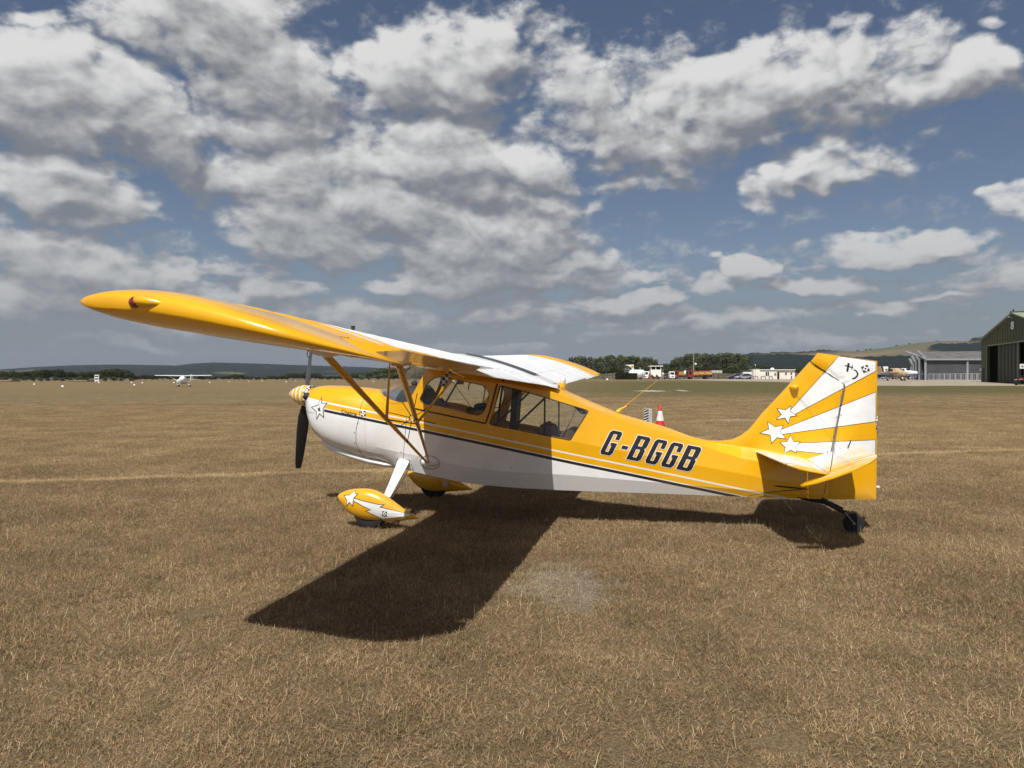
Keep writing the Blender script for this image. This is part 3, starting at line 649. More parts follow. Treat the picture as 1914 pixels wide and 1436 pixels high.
def rounded(pts, r=.02, n=4):
    out = []; L_ = len(pts)
    for i in range(L_):
        p0, p, p1 = Vector(pts[i-1]), Vector(pts[i]), Vector(pts[(i+1) % L_])
        a = (p0-p); b = (p1-p); ra = min(r, a.length*.45, b.length*.45); A = p+a.normalized()*ra; B = p+b.normalized()*ra
        for k in range(n+1):
            t = k/n; out.append(tuple(A*(1-t)**2+p*2*t*(1-t)+B*t*t))
    return out
DOORWIN = rounded([(-.315, 1.335), (-.40, 1.50), (-.475, 1.575), (-.58, 1.588), (-.85, 1.532), (-1.06, 1.492), (-1.125, 1.43), (-1.11, 1.33), (-1.06, 1.20), (-1.0, 1.165), (-.85, 1.195), (-.55, 1.27), (-.36, 1.292)], .04)
REARWIN = rounded([(-1.14, 1.07), (-1.255, 1.487), (-1.56, 1.415), (-1.79, 1.349), (-2.205, 1.222), (-2.022, .915), (-1.64, .982)], .012)
WSCREEN = [(.312, 1.456), (.26, 1.425), (.20, 1.395), (.13, 1.362), (.07, 1.338), (.013, 1.322), (-.07, 1.303), (-.165, 1.306), (-.20, 1.34), (-.31, 1.53), (-.405, 1.70), (-.405, 1.95), (.4, 1.95), (.4, 1.5)]
Mv = Matrix(((1, 0, 0, 0), (0, 0, 1, -1), (0, 1, 0, 0), (0, 0, 0, 1)))     # (x, y, depth) -> (u, v, z)
def cutter(loop, v0=-1.0, depth=2.0):
    M_ = Mv.copy(); M_[1][3] = v0; m_ = MB(); m_.prism(loop, M_, depth); return m_.build('cutter', M_DARK, None)
def boolean(src_me, loops, op, thick=None):
    o = bpy.data.objects.new('tmp', src_me.copy()); COL.objects.link(o); cs = []
    if thick: s = o.modifiers.new('s', 'SOLIDIFY'); s.thickness = thick; s.offset = -1; s.use_even_offset = True
    for lp in loops:
        c_ = cutter(*lp) if isinstance(lp, tuple) else cutter(lp); cs.append(c_)
        b = o.modifiers.new('b', 'BOOLEAN'); b.operation = op; b.object = c_; b.solver = 'EXACT'
    me = mod_mesh(o)
    for c_ in cs+[o]: bpy.data.objects.remove(c_)
    return me
def sharpen(me, ang):
    bm = bmesh.new(); bm.from_mesh(me); a = math.radians(ang)
    for f in bm.faces: f.smooth = True
    for e in bm.edges: e.smooth = not (len(e.link_faces) == 2 and e.calc_face_angle(0) > a)
    bm.to_mesh(me); bm.free(); return me
fme = boolean(hull.data, [DOORWIN, REARWIN, WSCREEN], 'DIFFERENCE', .018)
fme.name = 'fuselage'; fuselage = link('fuselage', sharpen(fme, 7.5), None, AC)
fuselage['label'] = 'yellow over white fabric fuselage with black line'
# glass panes, cut from the same skin
inset = boolean(hull.data, [], 'DIFFERENCE', .003)
ws = boolean(inset, [[(u, z) for u, z in WSCREEN]], 'INTERSECT')
link('windscreen', sharpen(ws, 40), None, AC).data.materials.clear(); bpy.data.objects['windscreen'].data.materials.append(M_GLASS)
def pane(name, loop, side):
    lp = [(u, z) for u, z in loop]; me_ = boolean(inset, [(lp, .0 if side > 0 else -1.0, 1.0)], 'INTERSECT')
    o = link(name, sharpen(me_, 40), None, AC); me_.materials.clear(); me_.materials.append(M_GLASS); return o
for sd in (1, -1): pane('door_window', DOORWIN, sd); pane('rear_window', REARWIN, sd)
bpy.data.objects.remove(hull)

# ---- flat print laid on the skin
def grow(loop, d):
    n = len(loop); A = sum(loop[i][0]*loop[(i+1) % n][1]-loop[(i+1) % n][0]*loop[i][1] for i in range(n)); s = 1 if A > 0 else -1; out = []
    for i in range(n):
        p0, p, p1 = Vector(loop[i-1]), Vector(loop[i]), Vector(loop[(i+1) % n])
        e0 = (p-p0).normalized(); e1 = (p1-p).normalized(); n0 = Vector((e0.y, -e0.x))*s; n1 = Vector((e1.y, -e1.x))*s
        b = (n0+n1); k = b.length_squared
        b = b*(2/k) if k > .25 else n0+n1
        if b.length > 2.6: b = b.normalized()*2.6
        out.append(tuple(p+b*d))
    return out
def decal(name, groups, mat, bvh, off=.003, side=1, parent=AC, grid=.05):
    """groups: list of lists of loops in (u, z); the first loop of each is the outline, the rest are holes"""
    V_, F_ = [], []
    for loops in groups:
        bm = bmesh.new(); es = []
        for lp in loops:
            vs_ = [bm.verts.new((u, 0, z)) for u, z in lp]
            for i in range(len(vs_)): es.append(bm.edges.new((vs_[i], vs_[(i+1) % len(vs_)])))
        bmesh.ops.triangle_fill(bm, use_beauty=True, use_dissolve=False, edges=es, normal=(0, 1, 0))
        xs = [v.co.x for v in bm.verts]; zs = [v.co.z for v in bm.verts]
        for ax, lo, hi in ((0, min(xs), max(xs)), (2, min(zs), max(zs))):
            k = math.floor(lo/grid)+1
            while k*grid < hi:
                co = [0, 0, 0]; no = [0, 0, 0]; co[ax] = k*grid; no[ax] = 1
                bmesh.ops.bisect_plane(bm, geom=bm.verts[:]+bm.edges[:]+bm.faces[:], plane_co=co, plane_no=no); k += 1
        bm.verts.index_update(); b0 = len(V_)
        for v in bm.verts:
            best = None
            for B in (bvh if isinstance(bvh, list) else [bvh]):
                h = B.ray_cast(Vector((v.co.x, 3*side, v.co.z)), Vector((0, -side, 0)), 3.0)
                if h[0] is not None and (best is None or h[0].y*side > best[0].y*side): best = h
            if best is None:
                nb = [B.find_nearest(Vector((v.co.x, .3*side, v.co.z))) for B in (bvh if isinstance(bvh, list) else [bvh])]
                nb = [q_ for q_ in nb if q_[0] is not None]; best = min(nb, key=lambda q_: q_[3])
            V_.append((v.co.x, best[0].y+off*side, v.co.z))
        for f in bm.faces: F_.append(tuple(b0+v.index for v in f.verts))
        bm.free()
    me = bpy.data.meshes.new(name); me.from_pydata(V_, [], F_)
    o = link(name, me, mat, parent); return o
def strip(pts, w):
    """closed outline of a line of width w"""
    P_ = [Vector(p) for p in pts]; a, b = [], []
    for i, p in enumerate(P_):
        t = (P_[min(i+1, len(P_)-1)]-P_[max(0, i-1)]).normalized(); n = Vector((-t.y, t.x))*w/2
        a.append(tuple(p+n)); b.append(tuple(p-n))
    return a+b[::-1]

# registration letters
GL_G = [[(.15, 1), (.88, 1), (1, .92), (1, .66), (.66, .66), (.66, .87), (.36, .87), (.36, .13), (.62, .13), (.62, .40), (.50, .40), (.50, .52), (1, .52), (1, .12), (.86, 0), (.13, 0), (0, .1), (0, .9)]]
GL_B = [[(0, 1), (.86, 1), (1, .92), (1, .60), (.90, .52), (1, .44), (1, .1), (.86, 0), (0, 0)], [(.36, .87), (.64, .87), (.64, .59), (.36, .59)], [(.36, .46), (.64, .46), (.64, .13), (.36, .13)]]
GL_D = [[(0, .36), (1, .36), (1, .50), (0, .50)]]
def reg(s, t): return (-2.332-s*.983-t*.122*1.0, .770-s*.187+t*.252)
black, white = [], []
for gl, s0, w_ in ((GL_G, 0, .128), (GL_D, .185, .065), (GL_B, .285, .145), (GL_G, .478, .128), (GL_G, .645, .128), (GL_B, .812, .150)):
    mp = [[reg(s0+x*w_, y) for x, y in lp] for lp in gl]
    black.append(mp); white.append([grow(mp[0], .0065)]+[grow(h, -.0065) for h in mp[1:]])
for sd in (1,):
    decal('registration_outline', white, M_DEC_W, HULL_BVH, .0026, sd)
    o = decal('registration_letters', black, M_BLK, HULL_BVH, .0042, sd); o['label'] = 'black letters G-BGGB outlined in white'
# star near the nose, model name, little crest
def star(c, R, r, rot=0, sq=(1, 1), k=5):
    return [(c[0]+(R if i % 2 == 0 else r)*math.cos(rot+math.pi*i/k)*sq[0], c[1]+(R if i % 2 == 0 else r)*math.sin(rot+math.pi*i/k)*sq[1]) for i in range(2*k)]

# ---- cowling: smooth loft ahead of the firewall
def cowl_ring(u, n=48): return [(u,)+cowl_pt(u, 2*math.pi*k/n-math.pi/2) for k in range(n)]
cu = [1.235, 1.225, 1.21, 1.195, 1.175, 1.15, 1.10, 1.05, .985, .92, .85, .77, .68, .597, .5, .42, .345]
mb = MB(); mb.rings([cowl_ring(u) for u in cu]); cowl = part(mb, 'cowling', M_FUS, 35)
COWL_BVH = bvh_of(cowl)
# lower air scoop under the cowling
mb = MB(); rr_ = []
for u, zt, zb_, w in [(1.02, .87, .80, .13), (1.0, .88, .765, .17), (.92, .84, .71, .21), (.77, .78, .658, .235), (.597, .72, .611, .25), (.354, .66, .556, .26), (.16, .62, .528, .26), (-.08, .60, .52, .24)]:
    rr_.append([(u, w*math.copysign(abs(math.cos(t))**.7, math.cos(t)), (zt+zb_)/2+(zt-zb_)/2*math.copysign(abs(math.sin(t))**.8, math.sin(t))) for t in [2*math.pi*k/24 for k in range(24)]])
mb.rings(rr_); part(mb, 'air_scoop', M_WHT, 40)
# dark intakes either side of the spinner
for sd in (1, -1):
    mb = MB(); mb.rings([[(u, sd*.17+.055*s_*math.cos(t), 1.36+.045*s_*math.sin(t)) for t in [2*math.pi*k/16 for k in range(16)]] for u, s_ in ((1.15, .9), (1.212, 1.0))]); part(mb, 'air_intake', M_DARK)
SKIN = [HULL_BVH, COWL_BVH]
# side boot between the firewall and the gear (white rounded skirt) is part of the hull; seams as thin dark gaps
def seam(pts, w=.006, name='panel_seam', side=1, skin=SKIN): return decal(name, [[strip(pts, w)]], M_BLK, skin, .0022, side, AC, .04)
seam([(.365, 1.405), (.39, 1.36), (.413, 1.25), (.42, 1.12), (.455, .99), (.466, .82), (.43, .70), (.40, .66)], .005)
seam([(-.160, 1.12), (-.145, .95), (-.128, .80), (-.112, .66)], .004)
seam([(1.20, 1.187), (1.10, 1.175), (1.0, 1.165)], .003)
seam([(-.15, 1.255), (-.10, 1.30), (.02, 1.285), (.12, 1.33), (.22, 1.40)], .002)
o = decal('door_seam', [[strip([(-.205, 1.243), (-.40, 1.205), (-.70, 1.148), (-1.075, 1.078)], .016)], [strip([(-1.083, 1.074), (-1.13, 1.20), (-1.215, 1.515)], .017)]], M_BLK, SKIN, .0026)
o = decal('door_frame', [[strip([(-1.112, 1.066), (-1.165, 1.22), (-1.235, 1.505)], .020)]], M_DEC_Y, SKIN, .004)
o = decal('window_gasket', [[grow(REARWIN, .010), REARWIN], [grow(DOORWIN, .006), DOORWIN]], M_DARK, SKIN, .0018, 1, AC, .06)
for p_ in [(.41, 1.09), (.475, .93), (.49, .80), (.46, .70), (.40, .655), (-.09, .735), (.79, 1.165), (.62, 1.14), (-.70, 1.16), (-1.6, .62), (-.30, 1.29)]:
    pass
for p_ in [(.43, 1.06), (.478, .95), (.488, .83), (.462, .72), (-.09, .735), (.79, 1.195), (.63, 1.168), (-.70, 1.10), (-1.37, .60)]:
    decal('fastener', [[[(p_[0]+.006*math.cos(t), p_[1]+.006*math.sin(t)) for t in [2*math.pi*k/8 for k in range(8)]]]], M_DARK, SKIN, .003)
# nose star: black rim, white field
ns = [(.930, 1.350), (.908, 1.283), (.838, 1.288), (.882, 1.222), (.868, 1.112), (.928, 1.158), (.972, 1.092), (.975, 1.180), (1.055, 1.235), (.960, 1.262)]
decal('nose_star', [[grow(ns, .002)]], M_BLK, SKIN, .0028); decal('nose_star_field', [[grow(ns, -.007)]], M_DEC_W, SKIN, .0044)
crest = [[(.935+.028*a, 1.214+.028*b) for a, b in ((-1, -.6), (-.3, -.2), (-.5, .5), (.1, .9), (.3, .2), (.9, .6), (.6, -.3), (.2, -.9))]]
decal('star_crest', [crest], M_DARK, SKIN, .006, grid=.2)
def crest_sq(c, R, rot, bvh, side=1, name='small_crest', o0=.0035):
    sq = lambda r, a=0: [(c[0]+r*math.cos(rot+a+math.pi/2*k), c[1]+r*math.sin(rot+a+math.pi/2*k)) for k in range(4)]
    o = decal(name, [[sq(R)]], M_BLK, bvh, o0, side, AC, .5); decal(name+'_field', [[star(c, R*.82, R*.44, rot+math.pi/4, k=4), sq(R*.26)]], M_DEC_W, bvh, o0+.002, side, AC, .5); return o
crest_sq((.372, 1.168), .040, .55, SKIN)
# the model name in slanted script
fc = bpy.data.curves.new('name_script', 'FONT'); fc.body = 'Citabria'; fc.size = .062; fc.shear = .35; fc.space_character = 1.05; fc.offset = .0006
fo_ = bpy.data.objects.new('name_script', fc); COL.objects.link(fo_); bpy.context.view_layer.update(); me = mod_mesh(fo_); bpy.data.objects.remove(fo_)
sl = math.atan(-.1795); wv = max(v.co.x for v in me.vertices)
for v in me.vertices:
    x_, y_ = v.co.x/wv*.205, v.co.y; u_ = .650-(x_*math.cos(sl)+y_*-math.sin(sl)*-1*.0)-(-y_*.18); z_ = 1.176-x_*.185+y_
    h = COWL_BVH.ray_cast(Vector((u_, 2, z_)), Vector((0, -1, 0)))
    if h[0] is None: h = HULL_BVH.ray_cast(Vector((u_, 2, z_)), Vector((0, -1, 0)))
    v.co = (u_, (h[0].y if h[0] else .37)+.003, z_)
me.materials.clear(); link('name_script', me, M_BLK, AC)['label'] = 'black slanted script reading Citabria'

# ---- fin and rudder
def plate(loop, thick, name, mat, u_te=None, parent=AC, grid=.08):
    """lens section plate standing in the v = 0 plane: thick in the middle, thin at the rim"""
    bm = bmesh.new(); vs_ = [bm.verts.new((u, 0, z)) for u, z in loop]; es = [bm.edges.new((vs_[i], vs_[(i+1) % len(vs_)])) for i in range(len(vs_))]
    bmesh.ops.triangle_fill(bm, use_beauty=True, use_dissolve=False, edges=es, normal=(0, 1, 0))
    xs = [p[0] for p in loop]; zs = [p[1] for p in loop]
    for ax, lo, hi in ((0, min(xs), max(xs)), (2, min(zs), max(zs))):
        k = math.floor(lo/grid)+1
        while k*grid < hi:
            co = [0, 0, 0]; no = [0, 0, 0]; co[ax] = k*grid; no[ax] = 1
            bmesh.ops.bisect_plane(bm, geom=bm.verts[:]+bm.edges[:]+bm.faces[:], plane_co=co, plane_no=no); k += 1
    def dist(p):
        best = 9
        for i in range(len(loop)):
            a = Vector(loop[i]); b = Vector(loop[(i+1) % len(loop)]); ab = b-a; t_ = max(0, min(1, (p-a).dot(ab)/ab.length_squared)); best = min(best, (p-a-ab*t_).length)
        return best
    V_ = []; F_ = []; n = len(bm.verts); bm.verts.index_update()
    rim = [v.index for v in bm.verts if v.is_boundary]
    hs = [thick(v.co.x, v.co.z, dist(Vector((v.co.x, v.co.z)))) for v in bm.verts]
    for v, h in zip(bm.verts, hs): V_.append((v.co.x, h, v.co.z))
    for v, h in zip(bm.verts, hs): V_.append((v.co.x, -h, v.co.z))
    for f in bm.faces:
        ids = [v.index for v in f.verts]; F_.append(tuple(ids)); F_.append(tuple(i+n for i in ids[::-1]))
    for e in bm.edges:
        if len(e.link_faces) == 1: a, b = e.verts[0].index, e.verts[1].index; F_.append((a, b, b+n, a+n))
    bm.free(); m_ = MB(); m_.v = V_; m_.f = F_; m_.mi = [0]*len(F_); return m_.build(name, mat, parent, 35)
tf = lambda u, z, d: .004+.026*math.sqrt(min(1, d/.10))*(1 if z > .9 else 1)
FIN = [(-3.42, .905), (-3.60, .905), (-3.715, .922), (-3.80, .965), (-3.88, 1.028), (-3.945, 1.11), (-4.013, 1.202), (-4.206, 1.418), (-4.485, 1.745), (-4.815, 1.517), (-4.66, .70), (-4.62, .62), (-3.9, .66)]
RUD = [(-4.563, 1.837), (-5.129, 1.750), (-5.124, .750), (-5.119, .334), (-4.64, .322), (-4.622, .42), (-4.668, .70), (-4.823, 1.510), (-4.497, 1.748)]
fin = plate(FIN, lambda u, z, d: .014+.012*min(1, d/.05), 'fin', M_YEL, grid=.05); rud = plate(RUD, lambda u, z, d: .010+.013*min(1, d/.05), 'rudder', M_YEL, grid=.05)
FINB = [bvh_of(fin), bvh_of(rud)]
def starfix(L_): return L_
s1 = [(-4.167, 1.254), (-4.243, 1.238), (-4.293, 1.278), (-4.293, 1.223), (-4.350, 1.188), (-4.288, 1.175), (-4.273, 1.105), (-4.240, 1.163), (-4.160, 1.145), (-4.208, 1.193)]
s2 = [(-4.071, 1.110), (-4.140, 1.060), (-4.218, 1.078), (-4.190, 1.016), (-4.242, .944), (-4.160, .956), (-4.109, .896), (-4.096, .979), (-3.997, .998), (-4.083, 1.038)]
s3 = [(-4.293, .972), (-4.321, .911), (-4.383, .907), (-4.341, .868), (-4.351, .801), (-4.296, .830), (-4.234, .792), (-4.247, .853), (-4.196, .900), (-4.263, .910)]
r1 = [(-4.28, 1.222), (-4.764, 1.798), (-5.1135, 1.743), (-5.1135, 1.650), (-4.325, 1.195)]
r2 = [(-4.17, 1.020), (-5.1135, 1.431), (-5.1125, 1.135), (-4.18, .985)]
r3 = [(-4.32, .892), (-5.1105, .943), (-5.1085, .765), (-4.70, .790), (-4.335, .820)]
def clipgap(loop): return loop
RB, RW = [], []
for lp in (r1, r2, r3, s1, s2, s3): RB.append([[p for p in grow(lp, .005)]])
RBc = []
for gp in RB: RBc.append([[(max(u, -5.1195), z) for u, z in gp[0]]])
decal('tail_ray_outline', RBc[:3], M_BLK, FINB, .0022, grid=.04); decal('tail_rays', [[r1], [r2], [r3]], M_DEC_W, FINB, .0038, grid=.04)
decal('tail_star_outline', RBc[3:], M_BLK, FINB, .0050, grid=.04); decal('tail_stars', [[s1], [s2], [s3]], M_DEC_W, FINB, .0064, grid=.04)
# little aeroplane with its curling smoke and the crest at the top of the rudder
decal('aeroplane_emblem', [[[(-4.846, 1.733), (-4.868, 1.728), (-4.852, 1.640), (-4.834, 1.643)]], [[(-4.818, 1.702), (-4.900, 1.676), (-4.897, 1.688), (-4.822, 1.712)]], [[(-4.888, 1.712), (-4.896, 1.712), (-4.890, 1.662), (-4.882, 1.662)]],
    [[(-4.905, 1.668), (-4.935, 1.652), (-4.950, 1.622), (-4.942, 1.592), (-4.918, 1.568), (-4.888, 1.562), (-4.888, 1.574), (-4.914, 1.584), (-4.930, 1.602), (-4.934, 1.624), (-4.925, 1.645), (-4.905, 1.656)]]], M_BLK, FINB, .0058, grid=.2)
crest_sq((-5.015, 1.672), .045, .42, [FINB[1]], name='rudder_crest', o0=.008)
decal('hinge_gap', [[strip([(-4.492, 1.747), (-4.819, 1.513), (-4.664, .70), (-4.63, .45)], .007)]], M_BLK, FINB, .0072)
for z0, z1 in ((1.48, 1.30), (1.27, .98), (.95, .82)):
    f_ = lambda z: (-4.822+(1.51-z)*.19, 0, z)
    part(MB().tube([(f_(z0)[0], .028, z0), (f_(z1)[0], .028, z1)], .009, 8), 'hinge_shine_strip', M_STEEL)  # silver strips stand in for the reflection along the hinge groove
# tail post, beacon light, trim disc at the back of the rudder
mb = MB(); mb.ball((-5.140, 0, .459), (.022, .018, .020)); part(mb, 'tail_light', M_CLR, 60)
Mx = Matrix.Translation((-5.150, -.06, 1.09)) @ Matrix.Rotation(math.radians(72), 4, 'Z') @ Matrix.Rotation(math.radians(90), 4, 'X')
mb = MB(); mb.lathe([(.094, -.004), (.094, .004)], Mx, 24)
def chk(N, U, V, Z_, co):
    k = N.node('ShaderNodeTexChecker', {'Vector': co, 'Color1': (.02, .02, .02, 1), 'Color2': (.8, .8, .78, 1), 'Scale': 36.0}); return k.outputs[0]
M_CHK = paint('checker_paint', chk)
part(mb, 'checkered_disc', M_CHK)
mb = MB(); mb.ball((-4.330, .0, 1.480), (.050, .10, .030), 14, 10); part(mb, 'antenna_pod', M_YEL, 60)
# dorsal light and whip aerial
mb = MB(); mb.lathe([(.050, 0), (.046, .03), (.036, .055)], Matrix.Translation((-1.87, 0, 1.47)) @ Matrix.Rotation(-.25, 4, 'Y'), 18); part(mb, 'beacon_base', M_YEL, 50)
mb = MB(); mb.lathe([(.030, .05), (.030, .085), (.022, .105), (.006, .115)], Matrix.Translation((-1.87, 0, 1.47)) @ Matrix.Rotation(-.25, 4, 'Y'), 16); part(mb, 'beacon_lens', M_CLR, 60)
mb = MB(); mb.tube([(-2.50, 0, 1.20), (-2.535, 0, 1.235), (-2.60, 0, 1.27)], [.028, .014, .006], 10); part(mb, 'aerial_base', M_YEL, 60)
mb = MB(); mb.tube([(-2.545, 0, 1.24), (-2.93, 0, 1.55)], [.004, .0018], 6); part(mb, 'whip_aerial', M_YEL)

# ---- tailplane and elevators
M_TAILP = None
def tail_col(N, U, V, Z_, co):
    a = N.m('ABSOLUTE', V)
    tipb = STEP(N, a, 1.04)
    # white inner field with fine yellow stripes running fore and aft, yellow outer end
    st = N.m('ADD', N.m('MULTIPLY', STEP(N, a, .86), N.m('SUBTRACT', 1.0, STEP(N, a, .89))), N.m('MULTIPLY', STEP(N, a, .94), N.m('SUBTRACT', 1.0, STEP(N, a, 1.0))))
    f = N.m('MAXIMUM', tipb, st)
    return N.mix(f, WHT, YEL)
M_TAILP = paint('tailplane_paint', tail_col)
def flatwing(loop_uv, zf, thick, name, mat, grid=.09, parent=AC):
    o = plate([(u, v) for u, v in loop_uv], thick, name, mat, None, parent, grid)      # built in the (u, z) plane, then laid flat
    for vtx in o.data.vertices:
        u, h, v = vtx.co; zc, nu, nz = zf(u, v); vtx.co = (u+nu*h, v, zc+nz*h)
    o.data.update(); bm = bmesh.new(); bm.from_mesh(o.data); bmesh.ops.recalc_face_normals(bm, faces=bm.faces); bm.to_mesh(o.data); bm.free(); return o
ZS = lambda u, v: (.807+.16*(u+3.945), .0, 1.0)
ph = math.radians(19.5)
def ZE(u, v): return (.727+(-4.45-u)*math.tan(ph), math.sin(ph)*0, 1.0)
for sd in (1, -1):
    st_loop = [(-3.945, .01*sd), (-3.95, .10*sd), (-4.10, .88*sd), (-4.15, 1.10*sd), (-4.20, 1.19*sd), (-4.28, 1.215*sd), (-4.447, 1.215*sd), (-4.447, .01*sd)]
    flatwing(st_loop, ZS, lambda u, z, d: .005+.016*math.sqrt(min(1, d/.08)), 'tailplane', M_TAILP)
    el_loop = [(-4.451, .03*sd), (-4.451, 1.235*sd), (-4.24, 1.245*sd), (-4.195, 1.29*sd), (-4.20, 1.345*sd), (-4.30, 1.40*sd), (-4.45, 1.405*sd), (-4.62, 1.35*sd), (-4.76, 1.25*sd), (-4.85, 1.12*sd), (-4.885, .98*sd), (-4.905, .32*sd), (-4.86, .10*sd), (-4.70, .05*sd)]
    flatwing(el_loop, ZE, lambda u, z, d: .006+.012*math.sqrt(min(1, d/.06)), 'elevator', M_TAILP)
    # bracing wires and their fittings
    part(MB().tube([(-4.785, .024*sd, 1.405), (-4.46, 1.17*sd, .745)], (.0035, .0035), 6), 'bracing_wire', M_STEEL)
    part(MB().tube([(-4.35, .035*sd, 1.40), (-4.84, .10*sd, .885)], .0015, 5), 'bracing_wire', M_STEEL)
    part(MB().tube([(-4.62, .03*sd, .37), (-4.44, 1.17*sd, .715)], .0035, 6), 'bracing_wire', M_STEEL)
    part(MB().tube([(-4.02, .115*sd, .465), (-4.46, .10*sd, .430)], [.010, .005], 6), 'trim_rod', M_DARK)
    part(MB().tube([(-3.95, .13*sd, .468), (-4.04, .12*sd, .462)], [.006, .014], 8), 'trim_rod_boss', M_YEL)
    part(MB().tube([(-3.87, .145*sd, .350), (-4.10, .13*sd, .395), (-4.40, .09*sd, .425)], .003, 5), 'control_cable', M_DARK)
part(MB().tube([(-4.80, .25, .872), (-4.83, .25, .955)], .006, 6), 'elevator_tab_horn', M_DARK)

# ---- tailwheel
mb = MB(); mb.tube([(-4.40, 0, .335), (-4.62, .01, .300), (-4.66, .012, .295)], [(.030, .008)]*3, 8, flat=(0, 1, 0)); mb.tube([(-4.60, .02, .34), (-4.655, .02, .27)], .022, 10); part(mb, 'tail_spring', M_DARK)
mb = MB(); mb.tube([(-4.66, .03, .275), (-4.76, .055, .225), (-4.83, .07, .195)], [(.022, .020), (.024, .020), (.026, .022)], 10); mb.tube([(-4.66, .0, .30), (-4.80, .05, .235)], .012, 8); part(mb, 'tailwheel_bracket', M_DARK, 40)
for s_ in (.045, -.045): part(MB().tube([(-4.80, .082+s_, .215), (-4.885, .085+s_, .105)], [(.012, .005), (.010, .005)], 8), 'fork_blade', M_STEEL)
def wheel(c, r, w, hub, tilt=0, parent=AC, name='tyre'):
    M_ = Matrix.Translation(c) @ Matrix.Rotation(math.radians(90), 4, 'X')
    pr = [(r*.62, -w*.42), (r*.80, -w*.5), (r*.93, -w*.44), (r*.99, -w*.25), (r, 0), (r*.99, w*.25), (r*.93, w*.44), (r*.80, w*.5), (r*.62, w*.42)]
    t_ = MB(); t_.lathe(pr, M_, 36); o = t_.build(name, M_RUB, parent, 40)
    h_ = MB(); h_.lathe([(r*.1, -w*.46), (r*.12, -w*.46), (r*.2, -w*.25), (r*.52, -w*.28), (r*.62, -w*.42), (r*.64, 0), (r*.62, w*.42), (r*.52, w*.28), (r*.2, w*.25), (r*.12, w*.46), (r*.1, w*.46)], M_, 28); h_.build('wheel_hub', hub, parent, 40)
    return o
wheel((-4.89, .085, .098), .100, .062, plain('dull_hub', (.24, .24, .23), .5, .3))
for sd in (1, -1): part(MB().tube([(-4.635, .0, .60), (-4.66, .03*sd, .30)], .007, 6), 'steering_rod', M_STEEL)
for sd in (1, -1): part(MB().tube([(-4.30, .07*sd, .345), (-4.66, .06*sd, .305)], .004, 5), 'steering_cable', M_DARK)

